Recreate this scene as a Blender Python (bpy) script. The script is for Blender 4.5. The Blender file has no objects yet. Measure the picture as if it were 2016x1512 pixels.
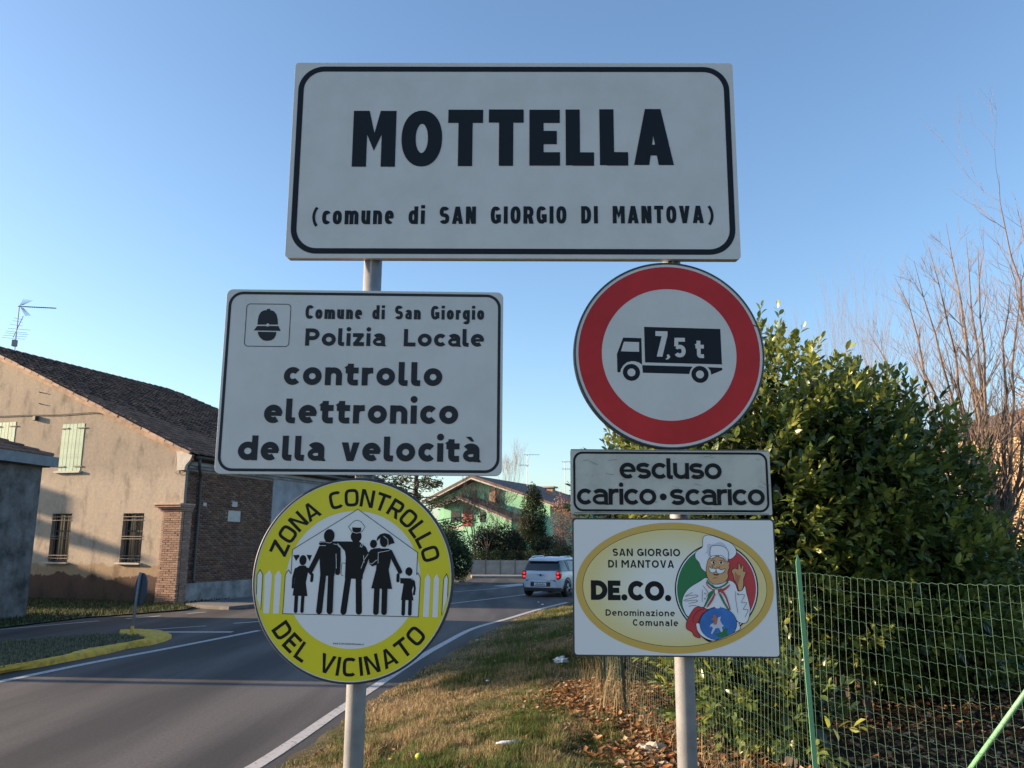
import bpy, math, random
import numpy as np
from mathutils import Vector, Matrix
from mathutils.geometry import tessellate_polygon
random.seed(7)
rng = np.random.default_rng(7)
S = bpy.context.scene
COL = S.collection
R = math.radians
# ------------------------------------------------------------------ camera
CAMZ = 2.1
F, PITCH, ROLL = 1628.0, R(10.917), R(0.331)
cam_d = bpy.data.cameras.new('camera')
cam = bpy.data.objects.new('camera', cam_d); COL.objects.link(cam)
cam_d.sensor_width = 36.0
cam_d.lens = 36.0 * F / 2016.0
cam_d.clip_start = 0.05; cam_d.clip_end = 4000
cam.matrix_world = Matrix.Translation((0, 0, CAMZ)) @ Matrix.Rotation(R(90) + PITCH, 4, 'X') @ Matrix.Rotation(ROLL, 4, 'Z')
S.camera = cam
# ------------------------------------------------------------------ light
SUN_EL, SUN_AZ = R(13.0), R(-86.0)          # azimuth from +Y towards +X
w = bpy.data.worlds.new('World'); S.world = w; w.use_nodes = True
nt = w.node_tree
sky = nt.nodes.new('ShaderNodeTexSky'); sky.sky_type = 'NISHITA'; sky.sun_disc = False
sky.sun_elevation = SUN_EL; sky.sun_rotation = SUN_AZ
sky.air_density = 1.0; sky.dust_density = 1.0; sky.ozone_density = 2.8; sky.altitude = 0
bg = nt.nodes['Background']; bg.inputs[1].default_value = 0.115
nt.links.new(sky.outputs[0], bg.inputs[0])
sd = bpy.data.lights.new('sun', 'SUN'); sd.energy = 4.8; sd.angle = R(0.6); sd.color = (1.0, 0.74, 0.50)
sun = bpy.data.objects.new('sun', sd); COL.objects.link(sun)
sv = Vector((math.sin(SUN_AZ) * math.cos(SUN_EL), math.cos(SUN_AZ) * math.cos(SUN_EL), math.sin(SUN_EL)))
sun.rotation_euler = sv.to_track_quat('Z', 'Y').to_euler()
S.view_settings.view_transform = 'Standard'; S.view_settings.look = 'None'
S.view_settings.gamma = 1; S.view_settings.use_curve_mapping = False
S.view_settings.exposure = 1.45
S.cycles.max_bounces = 6; S.cycles.transparent_max_bounces = 4
S.cycles.use_denoising = True

# ------------------------------------------------------------------ helpers
CR, SR, CP, SP = math.cos(ROLL), math.sin(ROLL), math.cos(PITCH), math.sin(PITCH)
def ray(px, py):
    a = px - 1008.0; b = 756.0 - py
    u = (a * CR - b * SR) / F; v = (b * CR + a * SR) / F
    return Vector((u, CP - v * SP, SP + v * CP))
def on_z(px, py, z=0.0):
    d = ray(px, py); t = (z - CAMZ) / d.z
    return Vector((d.x * t, d.y * t, z))
def on_y(px, py, y):
    d = ray(px, py); t = y / d.y
    return Vector((d.x * t, y, CAMZ + d.z * t))
def on_plane(px, py, p0, n):
    d = ray(px, py); o = Vector((0, 0, CAMZ))
    t = (Vector(p0) - o).dot(n) / d.dot(n)
    return o + d * t
def tag(o, label=None, cat=None, group=None, kind=None):
    if label: o['label'] = label
    if cat: o['category'] = cat
    if group: o['group'] = group
    if kind: o['kind'] = kind
    return o
def empty(name, loc=(0, 0, 0), rz=0.0, label=None, cat=None, group=None):
    o = bpy.data.objects.new(name, None); COL.objects.link(o)
    o.location = loc; o.rotation_euler = (0, 0, rz); o.empty_display_size = 0.1
    return tag(o, label, cat, group)
def link(name, me, parent=None):
    o = bpy.data.objects.new(name, me); COL.objects.link(o)
    if parent is not None: o.parent = parent
    return o
class MB:
    def __init__(s): s.v = []; s.f = []; s.c = []
    def add(s, vs, fs):
        n = len(s.v); s.v += [tuple(v) for v in vs]; s.f += [tuple(i + n for i in f) for f in fs]; return s
    def box(s, x0, x1, y0, y1, z0, z1):
        return s.add([(x0,y0,z0),(x1,y0,z0),(x1,y1,z0),(x0,y1,z0),(x0,y0,z1),(x1,y0,z1),(x1,y1,z1),(x0,y1,z1)],
              [(0,3,2,1),(4,5,6,7),(0,1,5,4),(1,2,6,5),(2,3,7,6),(3,0,4,7)])
    def tube(s, pts, rad, n=6, cap=True):
        pts = [Vector(p) for p in pts]
        if not hasattr(rad, '__len__'): rad = [rad] * len(pts)
        vs = []; fs = []; m = len(pts); ref = None
        for i, p in enumerate(pts):
            t = (pts[min(i+1, m-1)] - pts[max(i-1, 0)]).normalized()
            if ref is None: ref = t.orthogonal().normalized()
            a = (ref - t * ref.dot(t)); a = a.normalized() if a.length > 1e-6 else t.orthogonal().normalized()
            ref = a; b = t.cross(a)
            for k in range(n):
                q = 2 * math.pi * k / n
                vs.append(p + (a * math.cos(q) + b * math.sin(q)) * rad[i])
        for i in range(m - 1):
            for k in range(n):
                k2 = (k + 1) % n
                fs.append((i*n+k, i*n+k2, (i+1)*n+k2, (i+1)*n+k))
        if cap and n > 2: fs += [tuple(range(n))[::-1], tuple((m-1)*n + k for k in range(n))]
        return s.add(vs, fs)
    def prism(s, poly, y0, y1):
        """closed outline in (x,z), extruded from y0 (front) to y1"""
        tri = tessellate_polygon([[Vector((x, z, 0)) for x, z in poly]]); n = len(poly)
        vs = [(x, y0, z) for x, z in poly] + [(x, y1, z) for x, z in poly]
        fs = [t for t in tri] + [tuple(i + n for i in t[::-1]) for t in tri]
        fs += [(i, (i+1) % n, n + (i+1) % n, n + i) for i in range(n)]
        return s.add(vs, fs)
    def build(s, name, m, parent=None, smooth=False, bevel=0):
        me = bpy.data.meshes.new(name); me.from_pydata(s.v, [], s.f); me.update()
        if smooth: me.polygons.foreach_set('use_smooth', [True] * len(me.polygons))
        if m: me.materials.append(m)
        o = link(name, me, parent)
        fixn(me)
        if bevel:
            b = o.modifiers.new('bevel', 'BEVEL'); b.width = bevel; b.segments = 2; b.limit_method = 'ANGLE'
        return o
import bmesh
def fixn(me):
    bm = bmesh.new(); bm.from_mesh(me); bmesh.ops.recalc_face_normals(bm, faces=bm.faces); bm.to_mesh(me); bm.free()
def np_mesh(name, V, Fc, m, parent=None, col=None, smooth=False):
    """V (n,3), Fc (m,k) equal-size faces"""
    me = bpy.data.meshes.new(name); k = Fc.shape[1]
    me.vertices.add(len(V)); me.vertices.foreach_set('co', np.ascontiguousarray(V, dtype=np.float32).ravel())
    me.loops.add(Fc.size); me.loops.foreach_set('vertex_index', Fc.astype(np.int32).ravel())
    me.polygons.add(len(Fc)); me.polygons.foreach_set('loop_start', np.arange(0, Fc.size, k, dtype=np.int32))
    if col is not None:
        a = me.color_attributes.new('tint', 'FLOAT_COLOR', 'POINT')
        c = np.ones((len(V), 4), dtype=np.float32); c[:, :3] = col; a.data.foreach_set('color', c.ravel())
    me.update(calc_edges=True)
    if smooth: me.polygons.foreach_set('use_smooth', [True] * len(Fc))
    if m: me.materials.append(m)
    return link(name, me, parent)
# ------------------------------------------------------------------ materials
MATS = {}
def mat(name, color=(.5,.5,.5), rough=.6, metal=0, spec=.5, var=0.0, vscale=8.0, bump=0.0, bscale=60.0, color2=None, obj=True, trans=0.0, lo=.35, hi=.65, coat=0.0, detail=6.0, rand=0.0):
    m = bpy.data.materials.new(name); m.use_nodes = True; t = m.node_tree; N = t.nodes; L = t.links
    b = N['Principled BSDF']; b.inputs['Roughness'].default_value = rough; b.inputs['Metallic'].default_value = metal
    b.inputs['Specular IOR Level'].default_value = spec; b.inputs['Base Color'].default_value = (*color, 1)
    b.inputs['Coat Weight'].default_value = coat
    tc = N.new('ShaderNodeTexCoord'); out = tc.outputs['Object' if obj else 'Generated']
    last = None
    if var or color2:
        nz = N.new('ShaderNodeTexNoise'); nz.inputs['Scale'].default_value = vscale; nz.inputs['Detail'].default_value = detail
        nz.inputs['Roughness'].default_value = .65
        L.new(out, nz.inputs['Vector'])
        cr = N.new('ShaderNodeValToRGB'); c2 = color2 or tuple(max(0, c * (1 - var)) for c in color)
        c1 = color if color2 else tuple(min(1, c * (1 + var * .5)) for c in color)
        cr.color_ramp.elements[0].position = lo; cr.color_ramp.elements[0].color = (*c2, 1)
        cr.color_ramp.elements[1].position = hi; cr.color_ramp.elements[1].color = (*c1, 1)
        L.new(nz.outputs[0], cr.inputs[0]); last = cr.outputs[0]
    if rand:
        oi = N.new('ShaderNodeObjectInfo'); mp = N.new('ShaderNodeMapRange'); mp.inputs[3].default_value = 1 - rand; mp.inputs[4].default_value = 1 + rand
        L.new(oi.outputs['Random'], mp.inputs[0])
        hs = N.new('ShaderNodeHueSaturation'); L.new(mp.outputs[0], hs.inputs['Value'])
        if last: L.new(last, hs.inputs['Color'])
        else: hs.inputs['Color'].default_value = (*color, 1)
        last = hs.outputs[0]
    if last: L.new(last, b.inputs['Base Color'])
    if bump:
        n2 = N.new('ShaderNodeTexNoise'); n2.inputs['Scale'].default_value = bscale; n2.inputs['Detail'].default_value = 5
        L.new(out, n2.inputs['Vector']); bp = N.new('ShaderNodeBump'); bp.inputs['Strength'].default_value = bump; bp.inputs['Distance'].default_value = .02
        L.new(n2.outputs[0], bp.inputs['Height']); L.new(bp.outputs[0], b.inputs['Normal'])
    MATS[name] = m
    return m
def tint_mat(name, rough=.5, trans=.3, spec=.5, tcol=None):
    """colour from the 'tint' attribute; thin leaves let some light through"""
    m = bpy.data.materials.new(name); m.use_nodes = True; t = m.node_tree; N = t.nodes; L = t.links
    b = N['Principled BSDF']; b.inputs['Roughness'].default_value = rough; b.inputs['Specular IOR Level'].default_value = spec
    a = N.new('ShaderNodeVertexColor'); a.layer_name = 'tint'; L.new(a.outputs[0], b.inputs['Base Color'])
    if trans:
        tr = N.new('ShaderNodeBsdfTranslucent'); hs = N.new('ShaderNodeHueSaturation'); hs.inputs['Value'].default_value = 1.5; hs.inputs['Hue'].default_value = .49
        L.new(a.outputs[0], hs.inputs['Color']); L.new(hs.outputs[0], tr.inputs[0])
        mx = N.new('ShaderNodeMixShader'); mx.inputs[0].default_value = trans
        L.new(b.outputs[0], mx.inputs[1]); L.new(tr.outputs[0], mx.inputs[2]); L.new(mx.outputs[0], N['Material Output'].inputs[0])
    return m
def node(m, kind): return m.node_tree.nodes.new(kind)

M_sign_white = mat('sign_white', (.56,.555,.55), .42, color2=(.49,.485,.475), lo=.25, hi=.6, vscale=6, bump=.05, bscale=900)
M_sign_old = mat('sign_old_white', (.50,.50,.46), .55, color2=(.36,.36,.33), vscale=7, lo=.3, hi=.62, bump=.08, bscale=300)
M_sign_new = mat('sign_new_white', (.68,.69,.71), .3, var=.02, vscale=3)
M_black = mat('sign_black', (.008,.009,.012), .5, spec=.2)
M_dkblue = mat('sign_blue_black', (.007,.010,.017), .5, spec=.2)
M_greyblk = mat('sign_grey_black', (.022,.025,.032), .55, spec=.2)
M_red = mat('sign_red', (.46,.016,.020), .45, spec=.3, var=.18, vscale=4)
M_yel = mat('sign_yellow', (.66,.57,.012), .38, var=.04, vscale=4)
M_alu = mat('sign_aluminium', (.42,.43,.44), .4, metal=.6, var=.2, vscale=30)
M_rim = mat('sign_dark_rim', (.03,.035,.045), .5)
M_post = mat('galvanised_steel', (.27,.285,.305), .6, metal=.2, color2=(.18,.19,.21), vscale=14, lo=.3, hi=.7, bump=.06, bscale=200)
M_clamp = mat('clamp_steel', (.3,.3,.31), .5, metal=.6)

# ------------------------------------------------------------------ print and lettering
def se(cx, cy, rx, ry, a0, a1, n=2.0, k=None):
    k = k or max(4, int(abs(a1 - a0) / 9))
    out = []
    for i in range(k + 1):
        a = R(a0 + (a1 - a0) * i / k); c, s_ = math.cos(a), math.sin(a)
        out.append((cx + rx * math.copysign(abs(c) ** (2 / n), c), cy + ry * math.copysign(abs(s_) ** (2 / n), s_)))
    return out
def strip(pts, t, closed=False):
    """thick line with mitred joints -> (verts, quads)"""
    q = [pts[0]]
    for p in pts[1:]:
        if (p[0]-q[-1][0])**2 + (p[1]-q[-1][1])**2 > 1e-10: q.append(p)
    if closed and (q[0][0]-q[-1][0])**2 + (q[0][1]-q[-1][1])**2 < 1e-10: q.pop()
    n = len(q); vs = []; fs = []
    for i in range(n):
        if closed: a, b = q[i-1], q[(i+1) % n]
        else: a, b = q[max(i-1, 0)], q[min(i+1, n-1)]
        p = q[i]
        d1 = Vector((p[0]-a[0], p[1]-a[1])); d2 = Vector((b[0]-p[0], b[1]-p[1]))
        if d1.length < 1e-9: d1 = d2
        if d2.length < 1e-9: d2 = d1
        d1.normalize(); d2.normalize()
        n1 = Vector((-d1.y, d1.x)); n2 = Vector((-d2.y, d2.x)); m = n1 + n2
        m = m.normalized() if m.length > 1e-6 else n1
        L = t / 2 / max(.35, m.dot(n1))
        vs += [(p[0] + m.x * L, p[1] + m.y * L), (p[0] - m.x * L, p[1] - m.y * L)]
    for i in range(n if closed else n - 1):
        j = (i + 1) % n
        fs.append((2*i, 2*i+1, 2*j+1, 2*j))
    return vs, fs
def glyph(ch, W, H, X, t, n, st):
    """strokes of one letter. W width, H cap height, X x-height, t stroke, n roundness, st style. -> list of ('s',pts) / ('c',pts closed) / ('p',poly)"""
    h = t / 2; r = (W - t) / 2; cx = W / 2; o = []
    sx = lambda *p: o.append(('s', list(p)))
    if ch == 'O': o.append(('c', se(cx, H/2, r, H/2-h, 0, 360, n, 40)))
    elif ch == '0': o.append(('c', se(cx, H/2, r, H/2-h, 0, 360, n, 40)))
    elif ch == 'C': sx(*se(cx, H/2, r, H/2-h, 42, 318, n, 34))
    elif ch == 'G': sx(*(se(cx, H/2, r, H/2-h, 42, 342, n, 34))); sx((W-h, H*.08 if n < 3 else 0.0+h), (W-h, H*.5)); sx((cx*1.02, H*.5-h*.6), (W, H*.5-h*.6))
    elif ch == 'D': sx(*([(t*.5, H-h), (W*.4, H-h)] + se(W*.4, H/2, W*.6-h, H/2-h, 90, -90, n, 22) + [(t*.5, h)])); sx((h, 0), (h, H))
    elif ch in 'PR':
        yb = H*.44; cy = (H-h+yb)/2
        sx(*([(t*.5, H-h), (W*.5, H-h)] + se(W*.5, cy, W*.48-h, (H-h-yb)/2, 90, -90, n, 18) + [(t*.5, yb)])); sx((h, 0), (h, H))
        if ch == 'R': o.append(('p', [(W*.42, yb+h*.2), (W*.42+t*1.05, yb+h*.2), (W+t*.02, 0), (W-t*1.12, 0)]))
    elif ch == 'E': sx((h, 0), (h, H)); sx((t*.5, H-h), (W, H-h)); sx((t*.5, h), (W, h)); sx((t*.5, H*.5), (W*.9, H*.5))
    elif ch == 'L': sx((h, 0), (h, H)); sx((t*.5, h*.95), (W, h*.95))
    elif ch == 'T': sx((0, H-h*.92), (W, H-h*.92)); sx((cx, 0), (cx, H-t*.3))
    elif ch == 'I': sx((cx, 0), (cx, H))
    elif ch == 'M':
        sx((h, 0), (h, H)); sx((W-h, 0), (W-h, H))
        o.append(('p', [(h, H), (1.12*t, H), (cx, H*.60 if st != 'eu' else H*.45), (W-1.12*t, H), (W-h, H), (W-h, H*.86), (cx, H*.28 if st != 'eu' else 0), (h, H*.86)]))
    elif ch == 'N': sx((h, 0), (h, H)); sx((W-h, 0), (W-h, H)); o.append(('p', [(h*.5, H), (t*1.15, H), (W-h*.5, 0), (W-t*1.15, 0)]))
    elif ch == 'A':
        a = t*.55
        o += [('p', [(0, 0), (t*1.06, 0), (cx+a*.55, H), (cx-a, H)]), ('p', [(W, 0), (W-t*1.06, 0), (cx-a*.55, H), (cx+a, H)])]
        sx((W*.24, H*.27), (W*.76, H*.27)) if t < .17*H else o.append(('p', [(W*.22, H*.17), (W*.78, H*.17), (W*.70, H*.17+t*.8), (W*.30, H*.17+t*.8)]))
    elif ch in 'Vv':
        K = H if ch == 'V' else X; a = t*.55
        o += [('p', [(0, K), (t*1.08, K), (cx+a*.55, 0), (cx-a, 0)]), ('p', [(W, K), (W-t*1.08, K), (cx-a*.55, 0), (cx+a, 0)])]
    elif ch == 'w': sx((h*.6, X), (W*.28, h*.4), (W*.5, X*.9), (W*.72, h*.4), (W-h*.6, X))
    elif ch in 'Ss':
        K = H if ch == 'S' else X; ry = (K-t)/4
        sx(*(se(cx, K/2+ry, r, ry, 28, 270, max(n, 2.1), 22) + se(cx, K/2-ry, r, ry, 90, -152, max(n, 2.1), 22)[1:]))
    elif ch in 'Zz':
        K = H if ch == 'Z' else X
        sx((0, K-h), (W-h*.4, K-h)); sx((h*.4, h), (W, h)); o.append(('p', [(0, h*.8), (t*1.25, h*.8), (W, K-h*.8), (W-t*1.25, K-h*.8)]))
    elif ch == 'o': o.append(('c', se(cx, X/2, r, X/2-h, 0, 360, n, 36)))
    elif ch == 'c': sx(*se(cx*1.04, X/2, r*1.04, X/2-h, 42, 318, n, 30))
    elif ch == 'e': sx(*se(cx, X/2, r, X/2-h, 0, 308, n, 32)); o.append(('t', [(h, X*.50), (W-h*.25, X*.50)], t*.66))
    elif ch in 'aà':
        rb = X*.30; sx(*([(W-h, 0), (W-h, X*.62)] + se(cx, X*.62, r, X*.38-h, 0, 152, n, 14)))
        b_ = X*.60-h*.3; o.append(('t', [(W-h*1.2, b_), (cx, b_)] + se(cx, (b_+h*.8)/2, r, (b_-h*.8)/2, 90, 270, n, 14) + [(W-h*1.6, h*1.0)], t*.80))
        if st == 'tr': o.append(('p', [(W-t, h*.9), (W-t*.1, h*1.2), (W+t*.30, 0), (W-t*.25, -h*.15)]))
        if ch == 'à': o.append(('p', [(cx-t*.9, X*1.36), (cx-t*.02, X*1.36), (cx+t*.55, X*1.1), (cx+t*.05, X*1.1)]))
    elif ch == 'd': o.append(('c', se(cx, X/2, r, X/2-h, 0, 360, n, 32))); sx((W-h, 0), (W-h, H*1.02))
    elif ch == 'g': o.append(('c', se(cx, X/2, r, X/2-h, 0, 360, n, 32))); sx(*([(W-h, X), (W-h, -X*.12)] + se(cx, -X*.12, r, X*.2, 0, -150, n, 12)))
    elif ch == 'l':
        if st == 'tr': sx(*([(h, H*1.02), (h, t*.9)] + se(t*1.0, t*.9, t*.5, t*.42, 180, 272, 2.6, 7) + [(W, h*.9)]))
        else: sx((cx, 0), (cx, H))
    elif ch == 'i': sx((cx, 0), (cx, X)); o.append(('d', (cx, X+t*.95+h*.1, t*.58)) if st == 'tr' else ('s', [(cx, X+t*.5), (cx, X+t*1.4)]))
    elif ch == 'n': sx((h, 0), (h, X)); sx(*([(h*1.2, X*.52)] + se(cx, X*.56, r, X*.44-h, 178, 0, n, 16) + [(W-h, 0)]))
    elif ch == 'u': sx((W-h, 0), (W-h, X)); sx(*([(h, X)] + se(cx, X*.44, r, X*.44-h, 180, 362, n, 16)))
    elif ch == 'm':
        r2 = (W - t) / 4
        sx((h, 0), (h, X)); sx(*([(h*1.2, X*.5)] + se(h + r2, X*.60, r2, X*.40-h, 178, 0, n, 14) + [(W/2, 0)]))
        sx(*([(W/2+h*.1, X*.5)] + se(W/2 + r2, X*.60, r2, X*.40-h, 178, 0, n, 14) + [(W-h, 0)]))
    elif ch == 'r': sx((h, 0), (h, X)); sx(*([(h*1.2, X*.5)] + se(W*.78, X*.55, W*.78-h, X*.45-h, 176, 84, n, 9)+[(W, X-h)]))
    elif ch == 't':
        sx(*([(W*.38, H*.93), (W*.38, t*1.0)] + se(W*.38+t*.62, t*1.0, t*.62, t*.52, 180, 272, 2.4, 7) + [(W*.98, h)]))
        sx((0, X-h), (W, X-h))
        if st == 'tr': o.append(('p', [(W*.38-h*1.0, X*1.12), (W*.38-h*2.1, X), (W*.38-h*.9, X-h)]))
    elif ch == '(': o.append(('t', se(W*2.1, H*.44, W*2.0, H*.80, 138, 222, 2, 12), t*.72))
    elif ch == ')': o.append(('t', se(-W*1.1, H*.44, W*2.0, H*.80, 42, -42, 2, 12), t*.72))
    elif ch == '.': o.append(('d', (cx, t*.56, t*.6)))
    elif ch == ',': o.append(('d', (cx, t*.5, t*.5))); o.append(('p', [(cx+t*.48, t*.5), (cx-t*.1, t*.2), (cx-t*.55, -t*.42), (cx-t*.1, -t*.35), (cx+t*.35, 0)]))
    elif ch == '7': sx((0, H-h), (W, H-h)); o.append(('p', [(W-t*1.0, H-h), (W, H-h), (W*.48+t*.4, 0), (W*.48-t*.62, 0), (W*.48-t*.1, H*.45)]))
    elif ch == '5': sx((W*.96, H-h), (h*1.3, H-h), (h*1.1, H*.56)); sx(*([(h*1.1, H*.54)] + se(cx*.96, H*.32, r*1.04, H*.32-h, 118, -148, 2.2, 20)))
    return o
WID = dict(M=.80, O=.66, T=.62, E=.54, L=.50, A=.68, S=.58, N=.63, G=.64, I=.24, R=.62, D=.62, V=.66, C=.62, P=.60, Z=.60,
           o=.56, c=.52, e=.55, a=.52, d=.56, g=.56, l=.24, i=.22, n=.53, u=.53, m=.84, r=.36, t=.38, s=.50, v=.54, z=.48, w=.8)
WID.update({'à': .52, '(': .26, ')': .26, '.': .22, ',': .22, '7': .55, '5': .56, ' ': .4, '0': .6, '•': .5})
class Print:
    """flat printed shapes on a sign face; x right, z up, y towards the back; one mesh per part"""
    def __init__(s, base): s.m = MB(); s.y = base; s.k = 0; s.cuts = []
    def y_(s, lay=0): return s.y - 0.00025 * lay
    def faces(s, vs, fs, lay=0, sub=0):
        y = s.y_(lay) - 0.00003 * sub
        s.m.add([(a, y, b) for a, b in vs], fs)
    def poly(s, pts, lay=0, sub=0):
        tri = tessellate_polygon([[Vector((a, b, 0)) for a, b in pts]])
        s.faces(pts, tri, lay, sub); return s
    def line(s, pts, t, closed=False, lay=0, sub=0):
        v, f = strip(pts, t, closed); s.faces(v, f, lay, sub); return s
    def disc(s, c, rx, ry=None, lay=0, sub=0, n=28, rot=0):
        ry = ry or rx; q = se(0, 0, rx, ry, 0, 360, 2, n)[:-1]; cr, sr = math.cos(R(rot)), math.sin(R(rot))
        return s.poly([(c[0] + a*cr - b*sr, c[1] + a*sr + b*cr) for a, b in q], lay, sub)
    def ring(s, c, r0, r1, lay=0, n=96, ry=1.0):
        a = se(0, 0, 1, 1, 0, 360, 2, n)[:-1]
        vs = [(c[0]+x*r0, c[1]+y*r0*ry) for x, y in a] + [(c[0]+x*r1, c[1]+y*r1*ry) for x, y in a]
        s.faces(vs, [(i, (i+1) % n, n + (i+1) % n, n + i) for i in range(n)], lay); return s
    def put(s, sh, T, lay):
        s.cuts.append((len(s.m.v), len(s.m.f)))
        for k, g in enumerate(sh):
            if g[0] == 's': v, f = strip(g[1], s.t)
            elif g[0] == 't': v, f = strip(g[1], g[2])
            elif g[0] == 'c': v, f = strip(g[1], s.t, True)
            elif g[0] == 'd': v = se(g[1][0], g[1][1], g[1][2], g[1][2], 0, 360, 2, 18)[:-1]; f = tessellate_polygon([[Vector((a, b, 0)) for a, b in v]])
            else: v = g[1]; f = tessellate_polygon([[Vector((a, b, 0)) for a, b in v]])
            s.faces([T(a, b) for a, b in v], f, lay, k)
    def text(s, txt, x0, x1, z0, H, t, wf=1.0, xh=.72, n=2.0, st='', lay=3, z1=None, wid=None, slant=0):
        """fit txt between x0 and x1; z0 baseline at x0, z1 baseline at x1"""
        t *= H; wd = dict(WID); wd.update(wid or {})
        ws = [wd[c] * H * wf if c not in 'Iil' or (c == 'l' and st == 'tr') else (t if c != 'l' else t) for c in txt]
        if st == 'tr': ws = [w_ if c != 'l' else t * 1.55 for c, w_ in zip(txt, ws)]
        gap = (x1 - x0 - sum(ws)) / max(1, len(txt) - 1); x = x0; s.t = t; kx = sum(.09*w_ for c, w_ in zip(txt[:-1], ws) if c in 'Cc') / max(1, len(txt) - 1)
        z1 = z0 if z1 is None else z1
        for c, w_ in zip(txt, ws):
            zz = z0 + (z1 - z0) * (x - x0) / (x1 - x0)
            if c == '•': s.cuts.append((len(s.m.v), len(s.m.f))); s.disc((x + w_/2, zz + H*xh*.5), H*.17, lay=lay)
            elif c != ' ': s.put(glyph(c, w_, H, H * xh, t, n, st), lambda a, b, x=x, zz=zz: (x + a + b*slant, zz + b), lay)
            x += w_ + gap + kx - (.09 * w_ if c in 'Cc' else 0)
        return s
    def arc_text(s, txt, c, rad, a0, a1, H, t, wf=1.0, n=3.6, inside=False, lay=3, ry=1.0):
        """letters along a circle of radius rad (baseline); angles clockwise from the top, degrees"""
        t *= H; s.t = t
        ws = [WID[q] * H * wf if q != 'I' else t for q in txt]
        sg = -1 if inside else 1
        mid = rad + (H/2 if not inside else -H/2)
        arc = abs(R(a1 - a0)) * mid; gap = (arc - sum(ws)) / (len(txt) - 1); x = 0
        for ch, w_ in zip(txt, ws):
            a = R(a0) + (1 if a1 > a0 else -1) * (x + w_/2) / mid
            ca, sa = math.cos(a), math.sin(a)
            def T(p, q, w_=w_, ca=ca, sa=sa):
                p -= w_/2
                if not inside: X, Y = p, rad + q
                else: X, Y = -p, rad - q
                return (c[0] + X*ca + Y*sa, c[1] + Y*ca - X*sa)
            if ch != ' ': s.put(glyph(ch, w_, H, H*.7, t, n, 'eu'), T, lay)
            x += w_ + gap
        return s
    def build(s, name, m, parent, split=None):
        if split and len(s.cuts) > 1:
            c = ([(0, 0)] if s.cuts[0][0] > 0 else []) + s.cuts + [(len(s.m.v), len(s.m.f))]
            for (v0, f0), (v1, f1) in zip(c[:-1], c[1:]):
                if v1 == v0: continue
                q = Print(s.y); q.m.v = s.m.v[v0:v1]; q.m.f = [tuple(i - v0 for i in f) for f in s.m.f[f0:f1]]; q.build(split, m, parent)
            return
        me = bpy.data.meshes.new(name); me.from_pydata(s.m.v, [], s.m.f)
        bm = bmesh.new(); bm.from_mesh(me)
        bmesh.ops.recalc_face_normals(bm, faces=bm.faces)
        for f_ in bm.faces:
            if f_.normal.y > 0: f_.normal_flip()
        bm.to_mesh(me); bm.free(); me.materials.append(m)
        return link(name, me, parent)
def rrect(x0, x1, z0, z1, r, k=8):
    p = []
    for cx, cz, a in ((x1-r, z1-r, 0), (x0+r, z1-r, 90), (x0+r, z0+r, 180), (x1-r, z0+r, 270)):
        p += se(cx, cz, r, r, a, a + 90, 2, k)
    return p

# ================================================================== SIGNS
POST_Y = 2.645
class Sign:
    def __init__(s, name, X, D, Z, yaw, til, label, cat='road sign', group=None):
        s.M = Matrix.Translation((X, D, CAMZ + Z)) @ Matrix.Rotation(yaw, 4, 'Z') @ Matrix.Rotation(-til, 4, 'X')
        s.o = empty(name, (X, D, CAMZ + Z), yaw, label, cat, group); s.o.rotation_euler = (-til, 0, yaw)
        s.Mi = s.M.inverted(); s.n = (s.M.to_3x3() @ Vector((0, 1, 0))); s.p0 = s.M.translation
    def loc(s, px, py):
        q = s.Mi @ on_plane(px, py, s.p0, s.n); return (q.x, q.z)
    def L(s, pts, sc=1.0, ox=0.0, oy=0.0): return [s.loc(ox + a / sc, oy + b / sc) for a, b in pts]
    def text(s, P, txt, pl, pr, Hpx, t, **k):
        a = s.loc(*pl); b = s.loc(*pr); h = s.loc(pl[0], pl[1] - Hpx)
        P.text(txt, a[0], b[0], a[1], h[1] - a[1], t, z1=b[1], **k)
    def clamp(s, px_local, zs, w=.5):
        """stiffening rails and pole bands on the back"""
        for z in zs:
            MB().box(-w/2, w/2, .012, .026, z-.016, z+.016).build('back_rail', M_alu, s.o)
            m = MB(); a = se(px_local, POST_Y - s.o.location.y, .034, .034, 0, 360, 2, 24)
            n = len(a) - 1
            vs = [(x, y, z-.014) for x, y in a[:-1]] + [(x, y, z+.014) for x, y in a[:-1]]
            m.add(vs, [(i, (i+1) % n, n+(i+1) % n, n+i) for i in range(n)])
            m.box(px_local-.05, px_local-.03, .026, .05, z-.014, z+.014).box(px_local+.03, px_local+.05, .026, .05, z-.014, z+.014)
            m.build('pole_clamp', M_clamp, s.o)
def board(s, W, H, r, m, edge=.010, depth=.02, rim=None):
    o = MB().prism(rrect(-W/2, W/2, -H/2, H/2, r, 6), -.001, .012).build('board', m, s.o, bevel=.0018)
    # folded metal edge behind the face
    q = rrect(-W/2+.001, W/2-.001, -H/2+.001, H/2-.001, r, 6); q2 = rrect(-W/2+.004, W/2-.004, -H/2+.004, H/2-.004, r, 6); n = len(q)
    vs = [(x, .012, z) for x, z in q] + [(x, .012+depth, z) for x, z in q] + [(x, .012+depth, z) for x, z in q2] + [(x, .012, z) for x, z in q2]
    fs = []
    for k in range(4):
        fs += [(k*n+i, k*n+(i+1) % n, ((k+1) % 4)*n+(i+1) % n, ((k+1) % 4)*n+i) for i in range(n)]
    MB().add(vs, fs).build('edge_frame', rim or M_alu, s.o)
def border(s, W, H, ins, th, r, m, lay=1):
    P = Print(-.0014); P.line(rrect(-W/2+ins+th/2, W/2-ins-th/2, -H/2+ins+th/2, H/2-ins-th/2, r, 10), th, True, lay=lay); P.build('border', m, s.o)
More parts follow.
